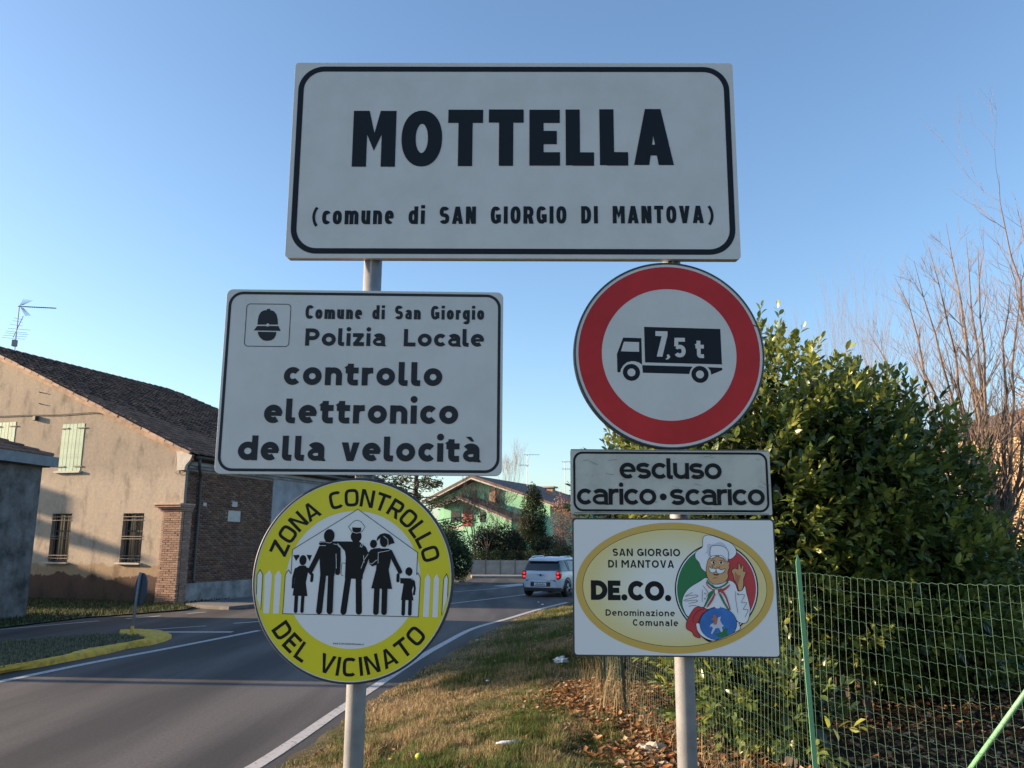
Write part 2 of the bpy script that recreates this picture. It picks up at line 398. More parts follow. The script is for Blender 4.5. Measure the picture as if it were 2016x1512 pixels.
XL = -.468; XR = .532      # the two poles
for x, lab in ((XL, 'pale grey steel pole under the yellow round sign, its left side sunlit'), (XR, 'dull grey steel pole under the white panel with the cook')):
    po = empty('sign_pole', (x, POST_Y, .3), 0, lab, 'pole', 'poles carrying the road signs')
    MB().tube([(0, 0, 0), (0, 0, 3.2)], .030, 28).build('tube', M_post, po, smooth=True)
    MB().tube([(0, 0, 3.2), (0, 0, 3.215)], [.031, .022], 20).build('end_cap', M_rim, po, smooth=True)
# --- place name
s1 = Sign('place_name_sign', -.001, 2.586, 1.27, -.008, -.018, 'large white rectangular place name sign on top, reading MOTTELLA', 'road sign')
board(s1, 1.5, .7, .012, M_sign_white); border(s1, 1.5, .7, .0145, .019, .078, M_dkblue)
P = Print(-.0014)
s1.text(P, 'MOTTELLA', (692.5, 328.5), (1326.6, 324.7), 109.8, .238, wid=dict(M=.72, O=.68, T=.585, E=.51, L=.47, A=.66), n=2.15)
P.build('place_name_lettering', M_dkblue, s1.o, split='letter')
P = Print(-.0014)
W_c = dict(S=.53, A=.60, N=.55, G=.56, O=.55, R=.56, D=.54, M=.66, T=.5, V=.58, c=.47, o=.50, m=.76, u=.49, n=.49, e=.49, d=.52); W_c[' '] = .50; W_c['('] = .34; W_c[')'] = .34
s1.text(P, '(comune di SAN GIORGIO DI MANTOVA)', (616, 442), (1403.5, 439.4), 34.0, .215, wid=W_c, xh=.79, n=2.5)
P.build('municipality_lettering', M_dkblue, s1.o, split='letter')
s1.clamp(XL, (.2, -.2), .2); s1.clamp(XR, (.2, -.2), .2)
for z in (.2, -.2): MB().box(-.72, .72, .014, .030, z+.02, z+.035).build('back_rail', M_alu, s1.o)
# --- speed check sign
s2 = Sign('speed_check_sign', -.48, 2.601, .509, .021, -.005, 'white sign with black helmet emblem warning of electronic speed checks', 'road sign')
board(s2, .9, .6, .020, M_sign_white); border(s2, .9, .6, .008, .009, .042, M_greyblk)
o2 = dict(sc=3.305, ox=400, oy=540)
P = Print(-.0014)
bx = s2.L([(268, 468), (558, 468), (572, 196), (286, 190)], **o2)
x0, z0 = bx[0]; x1, z1 = bx[2]; P.line(rrect((x0+bx[3][0])/2, (x1+bx[1][0])/2, z0, z1, .012, 6), .0022, True, lay=1)
P.build('emblem_frame', M_greyblk, s2.o)
P = Print(-.0014)
hel = [(354, 328)] + [(357, 295), (363, 268), (376, 246), (395, 236), (416, 233), (416, 226), (437, 226), (437, 234), (460, 240), (478, 262), (486, 295), (487, 328)]
P.poly(s2.L(hel, **o2), lay=1)
P.poly(s2.L([(352, 337), (490, 337), (505, 369), (330, 366)], **o2), lay=1)
P.poly(s2.L([(356, 374), (477, 376), (474, 398), (460, 420), (440, 431), (414, 434), (390, 429), (370, 412), (359, 393)], **o2), lay=1)
P.build('helmet_emblem', M_greyblk, s2.o)
P = Print(-.0014); c_ = s2.L([(421, 331)], **o2)[0]; P.disc(c_, .0052, lay=3); P.build('helmet_badge', M_sign_white, s2.o)
P = Print(-.0014)
W_2 = dict(C=.60, o=.49, m=.74, u=.48, n=.48, e=.50, d=.50, S=.56, a=.48, G=.60, r=.34, g=.50, P=.84, z=.66, L=.70, c=.5)
W_2[' '] = .42
s2.text(P, 'Comune di San Giorgio', (601.2, 627.9), (953, 629.8), 27, .225, wid=W_2, xh=.70, n=2.5)
TR = dict(o=.78, c=.72, n=.71, t=.54, r=.47, e=.75, d=.80, a=.70, v=.73, P=.80, z=.64, L=.66, s=.62, u=.71); TR['à'] = .70; TR[' '] = .62
TRp = dict(TR); TRp[' '] = .80
s2.text(P, 'Polizia Locale', (600.6, 680.7), (953, 682.8), 34, .225, wid=TRp, xh=.74, st='tr')
P.build('police_lettering', M_greyblk, s2.o, split='letter')
P = Print(-.0014)
s2.text(P, 'controllo', (558, 757.8), (870.5, 760.3), 46, .25, wid=TR, xh=.765, st='tr')
s2.text(P, 'elettronico', (519, 832.9), (901.7, 835), 47.5, .25, wid=TR, xh=.765, st='tr')
TR[' '] = .45
s2.text(P, 'della velocità', (467.5, 906), (943.7, 909.8), 48, .25, wid=TR, xh=.765, st='tr')
P.build('speed_check_lettering', M_greyblk, s2.o, split='letter')
s2.clamp(XL + .48, (.18, -.18), .84)
# --- no lorries
def disc_board(s, r, face):
    MB().prism(se(0, 0, r, r, 0, 360, 2, 120)[:-1], .0, .012).build('board', face, s.o)
    n = 120; a = se(0, 0, 1, 1, 0, 360, 2, n)[:-1]; prof = [(r-.0045, -.0012), (r-.001, -.0022), (r+.0022, .001), (r+.0025, .024), (r-.006, .025), (r-.006, .014)]
    vs = [(x*p, y, z*p) for p, y in prof for x, z in a]
    fs = [(k*n+i, k*n+(i+1) % n, (k+1)*n+(i+1) % n, (k+1)*n+i) for k in range(len(prof)-1) for i in range(n)]
    MB().add(vs, fs).build('rim', M_rim, s.o, smooth=True)
c = on_y(1317.3, 697, 2.58)
s3 = Sign('lorry_ban_sign', c.x, 2.58, c.z - CAMZ, .0, -.01, 'round red and white sign banning lorries over 7,5 t', 'road sign')
disc_board(s3, .3035, M_sign_white)
P = Print(0); P.ring((0, 0), .2155, .2905, lay=1); P.build('red_ring', M_red, s3.o)
o4 = dict(sc=3.779, ox=1110, oy=500)
P = Print(0)
P.poly(s3.L([(597, 542), (1164, 558), (1177, 822), (604, 807)], **o4), lay=1)
P.poly(s3.L([(441, 622), (577, 626), (582, 824), (560, 808), (535, 800), (505, 797), (470, 806), (443, 828), (425, 857), (420, 880), (399, 880), (395, 745)], **o4), lay=1)
P.poly(s3.L([(583, 827), (958, 838), (942, 862), (933, 893), (588, 884)], **o4), lay=1)
P.poly(s3.L([(1070, 842), (1178, 847), (1179, 864), (1097, 898), (1090, 868)], **o4), lay=1)
for cx, cz in ((503, 881), (1013, 896)):
    q = s3.L([(cx, cz), (cx + 64, cz)], **o4); rr = q[1][0] - q[0][0]; P.ring(q[0], rr * .47, rr, lay=1, n=40)
P.build('lorry_symbol', M_dkblue, s3.o)
P = Print(0); P.poly(s3.L([(447, 653), (560, 656), (560, 728), (425, 724)], **o4), lay=3); P.build('cab_window', M_sign_white, s3.o)
P = Print(0)
def q4(*a): return s3.L(list(a), **o4)
P.poly(q4((681, 574), (771, 576), (771, 606), (733, 765), (691, 763), (728, 612), (681, 610)), lay=3)
P.disc(q4((775, 757))[0], .0042, lay=3); P.poly(q4((791, 757), (790, 772), (777, 783), (760, 786), (757, 780), (768, 774), (770, 765)), lay=3, sub=1)
a = q4((822, 769))[0]; b = q4((907, 771))[0]; h = q4((822, 624))[0]
P.text('5', a[0], b[0], a[1], h[1]-a[1], .20, z1=b[1], wid={'5': .58})
P.text('5', a[0], b[0], a[1], h[1]-a[1], .20, z1=b[1], wid={'5': .58}) if 0 else None
a = q4((982, 774))[0]; b = q4((1044, 776))[0]; h = q4((982, 636))[0]
P.text('t', a[0], b[0], a[1], h[1]-a[1], .20, z1=b[1], xh=.71, wid={'t': .44}, st='tr')
P.build('weight_lettering', M_sign_white, s3.o, split='letter')
P = Print(0); P.line(q4((1403, 527), (1420, 534), (1450, 547)), .0035, lay=2); P.line(q4((1440, 545), (1452, 552)), .005, lay=3)
P.build('wire_scrap', M_rim, s3.o)
s3.clamp(XR - s3.o.location.x, (.13, -.13), .3)
# --- escluso plate
s4 = Sign('loading_exemption_plate', .495, 2.58, .191, 0, -.012, 'weathered white plate reading escluso carico scarico, under the round red sign', 'road sign')
board(s4, .621, .200, .003, M_sign_old, rim=M_rim); border(s4, .621, .200, .0075, .0068, .026, M_black)
P = Print(-.0014)
TE = dict(e=.80, s=.72, c=.80, l=.3, u=.78, o=.84, a=.78, r=.50, i=.2)
TE['•'] = .62
s4.text(P, 'escluso', (1219.9, 942.3), (1421, 943.8), 40, .195, wid=TE, xh=.79, st='tr')
s4.text(P, 'carico•scarico', (1135.7, 993.3), (1506, 995), 40, .195, wid=TE, xh=.79, st='tr')
P.build('exemption_lettering', M_black, s4.o, split='letter')
P = Print(-.0014); rs = random.Random(3)
for i in range(26):
    x = rs.uniform(-.29, .29); z = rs.uniform(-.09, .09); l = rs.uniform(.004, .03); a_ = rs.uniform(-.5, .2)
    P.line([(x, z), (x+l*math.cos(a_), z+l*math.sin(a_))], rs.uniform(.0003, .0009), lay=5)
P.line([(-.31, .0985), (-.1, .0978), (.1, .0986), (.305, .0975)], .0022, lay=2); P.line([(-.3, -.0965), (.0, -.0955), (.3, -.0972)], .0018, lay=2)
P.build('scratches', mat('grime', (.10, .10, .085), .8), s4.o)['kind'] = 'stuff'
s4.clamp(XR - .495, (.0,), .5)
# --- neighbourhood watch
c = on_y(695, 1139.7, 2.58)
s5 = Sign('neighbourhood_watch_sign', c.x, 2.58, c.z - CAMZ, 0.0, -.0, 'round yellow sign with black family figures, reading ZONA CONTROLLO DEL VICINATO', 'road sign')
disc_board(s5, .3035, M_sign_new)
P = Print(0); P.ring((0, 0), .204, .2965, lay=1); P.build('yellow_ring', M_yel, s5.o)
P = Print(0)
P.arc_text('ZONA CONTROLLO', (0, 0), .218, -73, 77, .054, .175, wf=1.22)
P.arc_text('DEL VICINATO', (0, 0), .283, 238, 125.5, .054, .175, wf=1.22, inside=True)
P.build('ring_lettering', M_black, s5.o, split='letter')
o3 = dict(sc=3.516, ox=480, oy=920)
def q3(*a): return s5.L(list(a), **o3)
K3 = .61 / 1388.0
P = Print(0)
P.poly(q3((337, 570), (790, 290), (1203, 590), (1200, 735), (1205, 730), (1222, 765), (1208, 1035), (270, 1013), (288, 742), (310, 710), (328, 738)), lay=2)
P.build('house_panel', M_sign_new, s5.o)
for pk in (((90, 745), (113, 707), (131, 742), (118, 985), (92, 900)), ((146, 745), (179, 711), (196, 745), (176, 1011), (135, 1010)), ((216, 745), (243, 713), (261, 747), (243, 1012), (202, 1011)),
           ((1254, 770), (1274, 736), (1292, 772), (1280, 1036), (1240, 1034)), ((1316, 770), (1336, 738), (1353, 775), (1341, 1040), (1305, 1037)), ((1384, 772), (1403, 738), (1415, 770), (1408, 900), (1368, 1025))):
    P = Print(0); P.poly(q3(*pk), lay=2); P.build('picket', M_sign_new, s5.o)
P = Print(0)
P.line(q3((328, 738), (337, 570), (790, 290), (1203, 590), (1196, 745)), .0018, lay=4)
P.line(q3((288, 742), (310, 710), (328, 738)), .0018, lay=4); P.line(q3((1196, 745), (1205, 730), (1222, 765), (1208, 1035), (270, 1013), (288, 742)), .0018, lay=4)
P.line(q3((88, 880), (92, 745), (113, 707), (131, 742), (118, 985)), .0018, lay=4); P.line(q3((1410, 900), (1415, 770), (1403, 738), (1384, 772), (1370, 1025)), .0018, lay=4)
a = q3((618, 1224))[0]; b = q3((830, 1232))[0]
P.text('www.ControlloDelVicinato.it', a[0], b[0], a[1], .0052, .16, z1=b[1], lay=4)
P.build('house_outline', M_black, s5.o)['kind'] = 'stuff'
def limb(P, pts, t, lay, sub):
    q = q3(*pts); P.line(q, t*K3, lay=lay, sub=sub); P.disc(q[-1], t*K3/2, lay=lay, sub=sub+1); P.disc(q[0], t*K3/2, lay=lay, sub=sub+2)
    for j, p in enumerate(q[1:-1]): P.disc(p, t*K3/2, lay=lay, sub=sub+3+j)
def figure(name, head, polys, limbs, ly=4):
    P = Print(0); k = 0
    for (x, y, rx, ry) in head: P.disc(q3((x, y))[0], rx*K3, ry*K3, lay=ly, sub=k); k += 1
    for p in polys: P.poly(q3(*p), lay=ly, sub=k); k += 1
    for pts, t in limbs: limb(P, pts, t, ly, k); k += 3 + len(pts) - 2
    P.build(name, M_black, s5.o)
figure('girl_figure', [(410, 643, 25, 35)], [((342, 608), (381, 605), (388, 615), (362, 648)), ((472, 608), (436, 605), (440, 618), (456, 650)),
    ((388, 680), (428, 680), (448, 712), (430, 800), (441, 892), (338, 888), (352, 800), (358, 700))],
    [([(360, 706), (344, 765), (340, 830)], 18), ([(440, 704), (474, 745), (470, 785)], 20), ([(365, 885), (359, 996)], 25), ([(410, 885), (403, 996)], 23)])
figure('man_figure', [(592, 474, 37, 46)], [((575, 510), (612, 510), (650, 530), (672, 565), (642, 610), (628, 750), (530, 750), (524, 600), (522, 545), (550, 526))],
    [([(536, 560), (505, 630), (463, 712)], 36), ([(654, 570), (655, 650), (650, 728)], 34), ([(551, 740), (522, 995)], 41), ([(605, 740), (595, 995)], 41)], ly=8)
figure('officer_figure', [(778, 478, 38, 42)], [((535, 512), (650, 512), (650, 540), (535, 540)), ((750, 415), (814, 418), (811, 446), (753, 443)),
    ((640, 512), (800, 514), (846, 552), (866, 600), (828, 720), (822, 775), (700, 768), (706, 620), (700, 580), (672, 548))],
    [([(535, 526), (545, 526)], 28), ([(724, 760), (690, 998)], 42), ([(795, 760), (797, 998)], 42)])
figure('woman_figure', [(974, 510, 32, 42), (898, 530, 24, 29)], [((918, 512), (926, 482), (945, 463), (975, 455), (1008, 464), (1032, 490), (1044, 525), (1020, 530), (1004, 540), (996, 500), (975, 478), (945, 490)),
    ((868, 668), (866, 590), (900, 562), (945, 558), (950, 620), (925, 672), (890, 686)),
    ((925, 562), (1005, 562), (1025, 590), (1015, 660), (1003, 710), (1027, 842), (882, 838), (916, 710), (922, 620))],
    [([(890, 582), (850, 630), (815, 724)], 32), ([(1014, 585), (1045, 650), (1082, 722)], 30), ([(922, 840), (915, 1002)], 38), ([(976, 840), (971, 1002)], 38)], ly=8)
figure('boy_figure', [(1143, 722, 25, 30)], [((1082, 766), (1165, 768), (1186, 792), (1164, 850), (1175, 922), (1088, 918), (1106, 805), (1084, 804))],
    [([(1177, 790), (1184, 835), (1178, 878)], 15), ([(1068, 745), (1067, 785)], 22), ([(1107, 912), (1103, 1014)], 25), ([(1152, 912), (1149, 1014)], 25)])
P = Print(0)
for pts in (((570, 520), (600, 524), (612, 516)), ((525, 522), (540, 516), (568, 517)), ((525, 542), (570, 542)), ((622, 530), (650, 536), (668, 556)), ((640, 598), (642, 700)), ((820, 518), (806, 548), (818, 552), (830, 522)),
            ((862, 600), (835, 640), (812, 700)), ((930, 665), (932, 590), (1010, 575)), ((866, 662), (890, 668), (915, 645), (928, 640)), ((968, 475), (998, 500), (1000, 530), (985, 550)), ((748, 446), (780, 456), (812, 450)), ((1125, 742), (1145, 755), (1170, 780)), ((830, 610), (834, 660))):
    P.line(q3(*pts), .0013, lay=13)
P.build('figure_seams', M_sign_new, s5.o)['kind'] = 'stuff'
P = Print(0)
P.line(q3((748, 446), (738, 432), (725, 410), (750, 385), (768, 370), (790, 366), (812, 376), (840, 412), (826, 434), (814, 450)), .0014, lay=5)
P.line(q3((706, 668), (696, 662), (682, 662), (677, 672), (673, 738), (680, 750), (690, 749)), .0012, lay=5)
P.line(q3((640, 512), (690, 545), (708, 590)), .0012, lay=5)
P.build('figure_outline', M_black, s5.o)['kind'] = 'stuff'
s5.clamp(XL - s5.o.location.x, (.13, -.13), .3)
# --- De.Co. panel
s6 = Sign('local_produce_sign', .497, 2.58, -.126, -.035, -.004, 'white panel with a cook in a gold oval, lowest on the right pole', 'sign')
board(s6, .617, .409, .008, M_rim, rim=M_rim)
MB().prism(rrect(-.617/2+.0045, .617/2-.0045, -.409/2+.0045, .409/2-.0045, .009, 6), -.0016, -.0005).build('panel_face', M_sign_new, s6.o)
o5 = dict(sc=3.361, ox=1100, oy=870)
def q5(*a): return s6.L(list(a), **o5)
def oval5(cx, cy, rx, ry, rot=2.0, n=90):
    o = []
    for i in range(n):
        a = 2*math.pi*i/n; x, y = rx*math.cos(a), ry*math.sin(a); o.append((cx + x*math.cos(R(rot)) - y*math.sin(R(rot)), cy + x*math.sin(R(rot)) + y*math.cos(R(rot))))
    return s6.L(o, **o5)
M_gold = mat('print_gold', (.58, .38, .085), .4)
M_cream = mat('print_cream', (.66, .60, .34), .4); 
def radial(m, c0, c1, r0, r1, sx, sz):
    N = m.node_tree.nodes; L = m.node_tree.links
    tc = N.new('ShaderNodeTexCoord'); mp = N.new('ShaderNodeMapping'); mp.inputs['Scale'].default_value = (sx, 1, sz); le = N.new('ShaderNodeVectorMath'); le.operation = 'LENGTH'
    cr = N.new('ShaderNodeValToRGB'); cr.color_ramp.elements[0].position = r0; cr.color_ramp.elements[1].position = r1
    cr.color_ramp.elements[0].color = (*c0, 1); cr.color_ramp.elements[1].color = (*c1, 1)
    L.new(tc.outputs['Object'], mp.inputs[0]); L.new(mp.outputs[0], le.inputs[0]); L.new(le.outputs['Value'], cr.inputs[0]); L.new(cr.outputs[0], N['Principled BSDF'].inputs['Base Color'])
radial(M_cream, (.72, .74, .72), (.68, .58, .27), .35, 1.0, 3.9, 5.9)
P = Print(-.0018); P.poly(oval5(767, 967, 655, 433), lay=1); P.build('gold_oval', M_gold, s6.o)
P = Print(-.0018); P.poly(oval5(767, 966, 610, 389), lay=2); P.build('oval_outline', M_black, s6.o)
P = Print(-.0018); P.poly(oval5(767, 966, 607, 386), lay=3); P.build('cream_field', M_cream, s6.o)
P = Print(-.0018)
s6.text(P, 'SAN GIORGIO', (1206.2, 1094.4), (1338.9, 1095.2), 14.6, .2, lay=4, wid={'S':.72, 'A':.86, 'N':.84, 'G':.90, 'O':.96, 'R':.74, ' ': .25})
s6.text(P, 'DI MANTOVA', (1197.3, 1117.3), (1326.7, 1118), 14.9, .2, lay=4, wid={'D':.80, 'M':1.0, 'A':.84, 'N':.82, 'T':.70, 'O':.94, 'V':.82, ' ': .25})
s6.text(P, 'Denominazione', (1192.2, 1212), (1328.5, 1213.4), 12.6, .19, lay=4, xh=.74, wid=dict(D=.86, e=.74, n=.70, o=.78, m=1.08, a=.70, z=.64))
s6.text(P, 'Comunale', (1245.8, 1231.8), (1335, 1232.8), 13, .19, lay=4, xh=.74, wid=dict(C=.84, e=.70, n=.66, o=.74, m=1.02, a=.66, u=.66))
s6.text(P, 'DE.CO.', (1163.4, 1180.9), (1321.7, 1183.4), 38.7, .27, lay=4, wid={'D': .86, 'E': .66, 'C': .94, 'O': 1.0, '.': .34})
P.build('produce_lettering', M_black, s6.o, split='letter')
# the cook, in the zoom coordinates of the drawing
o6 = dict(sc=5.817, ox=1300, oy=1030)
def q6(pts): return s6.L(list(pts), **o6)
def smoothc(pts, k=4, closed=True):
    n = len(pts); o = []
    for i in range(n if closed else n-1):
        p0, p1, p2, p3 = (pts[(i+j-1) % n] for j in range(4)) if closed else (pts[max(i-1, 0)], pts[i], pts[i+1], pts[min(i+2, n-1)])
        for j in range(k):
            t = j/k; o.append(tuple(.5*((2*p1[d]) + (-p0[d]+p2[d])*t + (2*p0[d]-5*p1[d]+4*p2[d]-p3[d])*t*t + (-p0[d]+3*p1[d]-3*p2[d]+p3[d])*t**3) for d in (0, 1)))
    if not closed: o.append(pts[-1])
    return o
K6 = 1/5.817/642
M_green = mat('print_green', (.012, .16, .055), .4); M_pred = mat('print_red', (.46, .035, .045), .4); M_pw = mat('print_white', (.72, .74, .80), .4)
M_skin = mat('print_skin', (.56, .32, .15), .4); M_palm = mat('print_palm', (.40, .15, .08), .4); M_blue = mat('print_blue', (.03, .16, .50), .4, var=.25, vscale=12); M_pgrey = mat('print_grey', (.50, .54, .66), .4)
def pr(name, m, polys, lay, outline=True, smooth=True, ow=5):
    P = Print(-.0018)
    for i, p in enumerate(polys):
        q = smoothc(p) if smooth else p; P.poly(q6(q), lay=lay, sub=i)
    P.build(name, m, s6.o)
    if outline: LINES.extend([(smoothc(p) if smooth else p, ow, True, lay) for p in polys])
LINES = []
def ell(cx, cy, rx, ry, a0=0, a1=360, n=60, rot=0): 
    o = []
    for i in range(n + (0 if a1 - a0 == 360 else 1)):
        a = R(a0 + (a1-a0)*i/n); x, y = rx*math.cos(a), ry*math.sin(a); o.append((cx + x*math.cos(R(rot)) - y*math.sin(R(rot)), cy + x*math.sin(R(rot)) + y*math.cos(R(rot))))
    return o
# tricolour oval clipped by the gold ring at the lower right
def clip(pts): 
    o = []
    for x, y in pts:
        # stay inside the cream field: line through (1220,760) .. (560,1365)
        px, py = 1300 + x/5.817, 1030 + y/5.817; u = ((px-1100)*3.361-767)/606; v = ((py-870)*3.361-966)/385
        r = math.hypot(u, v)
        if r > 1: u /= r; v /= r; px = 1100+(u*606+767)/3.361; py = 870+(v*385+966)/3.361
        o.append(((px-1300)*5.817, (py-1030)*5.817))
    return o
E0 = ell(642, 752, 478, 520, n=90, rot=-1)
pr('emblem_outline', M_black, [clip(E0)], 4, False, False)
pr('emblem_white_band', M_pw, [clip(ell(642, 752, 463, 505, n=90, rot=-1))], 5, False, False)
pr('emblem_green_half', M_green, [[(642, 310)] + clip([p for p in ell(640, 752, 450, 492, 90, 270, 40)])], 6, False, False)
pr('emblem_red_half', M_pred, [[(642, 310)] + clip([p for p in ell(642, 752, 450, 492, -90, 90, 40)])], 6, False, False)
pr('cook_jacket', M_pw, [clip([(530, 625), (450, 665), (330, 740), (268, 820), (248, 900), (262, 980), (320, 1070), (420, 1000), (480, 960), (540, 985), (640, 960), (800, 1010), (870, 1110), (900, 1135), (960, 1145), (1000, 1110), (1025, 1000), (1010, 900), (985, 800), (965, 715), (935, 765), (890, 778), (872, 740), (850, 690), (780, 655), (650, 700)])], 7)
pr('cook_glove', M_pred, [[(535, 992), (490, 968), (430, 955), (385, 975), (340, 1040), (305, 1110), (295, 1200), (360, 1245), (385, 1290), (455, 1312), (425, 1240), (415, 1180), (440, 1110), (480, 1040)]], 9)
pr('tray_rim', M_pw, [clip([(428, 1140), (412, 1200), (440, 1260), (500, 1310), (600, 1345), (700, 1330), (860, 1260), (915, 1215), (900, 1160), (860, 1130), (640, 1240)])], 10)
pr('tray_shadow', M_black, [clip([(440, 1275), (500, 1325), (560, 1365), (620, 1358), (700, 1345), (600, 1340), (500, 1310)])], 8, False)
pr('dish_cover', M_blue, [clip(ell(660, 1150, 212, 186, n=48))], 11, False, False)
LINES.append((clip(ell(660, 1150, 212, 186, n=48)), 4, True, 11))
pr('cover_knob', M_pw, [ell(652, 955, 32, 20, n=20)], 12, False, False)
pr('rider_emblem', M_pgrey, [[(560, 1190), (575, 1155), (610, 1140), (640, 1130), (655, 1080), (690, 1068), (680, 1110), (700, 1150), (725, 1175), (700, 1190), (715, 1240), (690, 1245), (670, 1200), (630, 1200), (590, 1270), (575, 1260), (600, 1200), (580, 1180)]], 12, False, False)
pr('rider_figure', M_palm, [[(605, 1160), (612, 1110), (575, 1105), (610, 1075), (600, 1045), (635, 1055), (640, 1090), (655, 1100), (640, 1160)]], 13, False, False)
pr('dragon_emblem', M_green, [[(620, 1270), (700, 1245), (740, 1195), (770, 1210), (760, 1250), (775, 1280), (720, 1300), (660, 1300)]], 13, False, False)
pr('cook_hat', M_pw, [[(530, 560), (470, 520), (440, 450), (400, 400), (400, 340), (440, 300), (480, 270), (482, 200), (500, 150), (560, 136), (640, 158), (720, 190), (800, 225), (850, 275), (868, 340), (830, 395), (775, 412), (700, 380), (600, 400), (570, 440), (550, 500)]], 8)
pr('hat_fold', M_pgrey, [[(560, 400), (530, 340), (480, 370), (530, 320), (540, 240), (600, 240), (680, 215), (740, 250), (760, 290), (690, 255), (600, 258), (570, 290)]], 9, False)
pr('cook_face', M_skin, [[(530, 470), (560, 400), (650, 378), (740, 400), (768, 440), (790, 450), (790, 500), (768, 560), (772, 620), (730, 675), (650, 698), (590, 690), (545, 640), (522, 560)], [(830, 590), (812, 545), (850, 515), (885, 525), (890, 455), (912, 480), (920, 520), (932, 484), (950, 495), (946, 550), (975, 555), (965, 600), (950, 640), (948, 710), (930, 765), (895, 770), (880, 710), (845, 650)]], 10)
pr('hand_palm', M_palm, [[(850, 555), (880, 590), (915, 600), (900, 650), (885, 700), (862, 680), (850, 620)], [(790, 458), (775, 480), (785, 505)]], 11, False)
pr('hat_band', M_pw, [[(568, 370), (570, 290), (600, 258), (680, 258), (745, 285), (775, 340), (765, 440), (740, 430), (690, 378), (640, 368), (600, 378)]], 12)
pr('cook_moustache', M_pw, [[(634, 530), (620, 560), (580, 565), (555, 530), (556, 495), (575, 515), (610, 518)], [(634, 530), (650, 515), (700, 535), (736, 518), (725, 555), (690, 576), (650, 570)], [(562, 395), (600, 372), (636, 372), (620, 388), (580, 405)], [(662, 372), (700, 372), (745, 410), (748, 438), (715, 400), (680, 388)]], 13)
pr('cook_eye', M_pw, [ell(604, 450, 25, 15, n=18), ell(695, 452, 26, 15, n=18)], 12, False, False)
pr('pupil', M_black, [ell(606, 449, 12, 14, n=14), ell(692, 451, 12, 14, n=14), [(595, 575), (630, 584), (670, 582), (650, 598), (615, 594)]], 14, False, False)
pr('neckerchief_green', M_green, [[(530, 640), (560, 680), (600, 712), (640, 730), (700, 715), (750, 680), (765, 650), (775, 680), (720, 725), (650, 750), (590, 740), (540, 690)], [(560, 790), (620, 770), (560, 870), (510, 955), (495, 950), (530, 870)], [(668, 810), (690, 810), (740, 910), (790, 990), (770, 990), (710, 900)]], 12, False)
pr('neckerchief_red', M_pred, [[(522, 665), (560, 715), (620, 755), (620, 772), (570, 750), (530, 710)], [(655, 760), (720, 745), (790, 700), (788, 720), (740, 765), (680, 790), (650, 800)], [(620, 780), (600, 830), (530, 950), (545, 955), (600, 880), (630, 800)], [(720, 780), (760, 850), (800, 985), (775, 960), (740, 850), (690, 790)]], 12, False)
pr('neckerchief_white', M_pw, [[(625, 760), (650, 757), (655, 800), (640, 815), (622, 795)], [(700, 795), (745, 870), (785, 980), (745, 900)], [(535, 690), (600, 742), (650, 752), (600, 752), (560, 725)]], 13, False)
P = Print(-.0018)
for i, (pts, wd, cl, lay) in enumerate(LINES): P.line(q6(pts), wd*K6, cl, lay=lay + .5, sub=i % 4)
for pts in (((365, 790), (300, 825), (290, 835), (400, 820), (418, 840), (280, 875), (290, 890), (405, 878), (412, 898), (320, 918)), ((320, 950), (380, 940), (450, 955)), ((485, 715), (545, 800), (520, 840)), ((478, 760), (475, 900)), ((880, 820), (960, 820), (925, 905), (985, 910), (945, 985), (1000, 990), (965, 1075)), ((855, 780), (860, 880), (885, 1030)), ((500, 795), (512, 812), (522, 795)), ((498, 852), (508, 870), (518, 852)), ((875, 800), (885, 815), (893, 800)), ((372, 1140), (372, 1090), (400, 1030), (450, 990), (495, 985)), ((600, 640), (620, 622), (650, 630)), ((600, 510), (588, 490), (615, 470), (625, 455)), ((640, 505), (660, 515), (678, 490)), ((575, 430), (604, 420), (630, 440)), ((670, 428), (700, 425), (722, 450)), ((590, 700), (640, 760), (700, 745))):
    P.line(q6(smoothc(list(pts), 3, False)), 4*K6, lay=15)
P.build('drawing_outlines', M_black, s6.o)['kind'] = 'stuff'
s6.clamp(XR - .497, (.12, -.12), .5)

# ================================================================== GROUND
def interp(x, xs, ys): return float(np.interp(x, xs, ys))
EDGE_PX = [(340, 1640), (420, 1590), (555, 1504), (661, 1429), (721, 1383), (819, 1327), (895, 1278), (951, 1248), (1008, 1219), (1060, 1202), (1120, 1188)]
EDGE = [on_z(*p) for p in EDGE_PX]
EY = [p.y for p in EDGE] + [36, 39, 43, 48]; EX = [p.x for p in EDGE] + [4.6, 8.5, 16, 30]
EY = [-6, 2] + EY; EX = [EX[0] - 1.4, EX[0] - .5] + EX
FEN = [Vector((2.75, 3.1, 0)), Vector((1.79, 5.15, 0)), Vector((.98, 9.0, 0)), Vector((1.5, 14.0, 0))]
def fence_x(y):
    return interp(y, [-6, 3.1, 5.15, 9.0, 14.0, 30, 60], [7.0, 2.75, 1.79, .98, 1.5, 6.0, 30])
def edge_x(y): return interp(y, EY, EX)
def wob(x, y): return .5*math.sin(x*1.7+y*.9)+.3*math.sin(x*4.1-y*2.7+1)+.2*math.sin(x*9.3+y*7.7)
def gz(x, y):
    d = x - edge_x(y)
    if d <= 0: return 0.0
    h = .45 if y < 16 else max(.12, .45 - (y-16)*.02)
    t = min(1, d / 3.0); return .008 + h * t * t * (3 - 2*t) + .018 * wob(x*1.3, y*1.3) * min(1, d*2)
M_far = mat('far_grass', (.10, .11, .045), .95, color2=(.055, .06, .03), vscale=.6)
M_asph = bpy.data.materials.new('asphalt'); M_asph.use_nodes = True
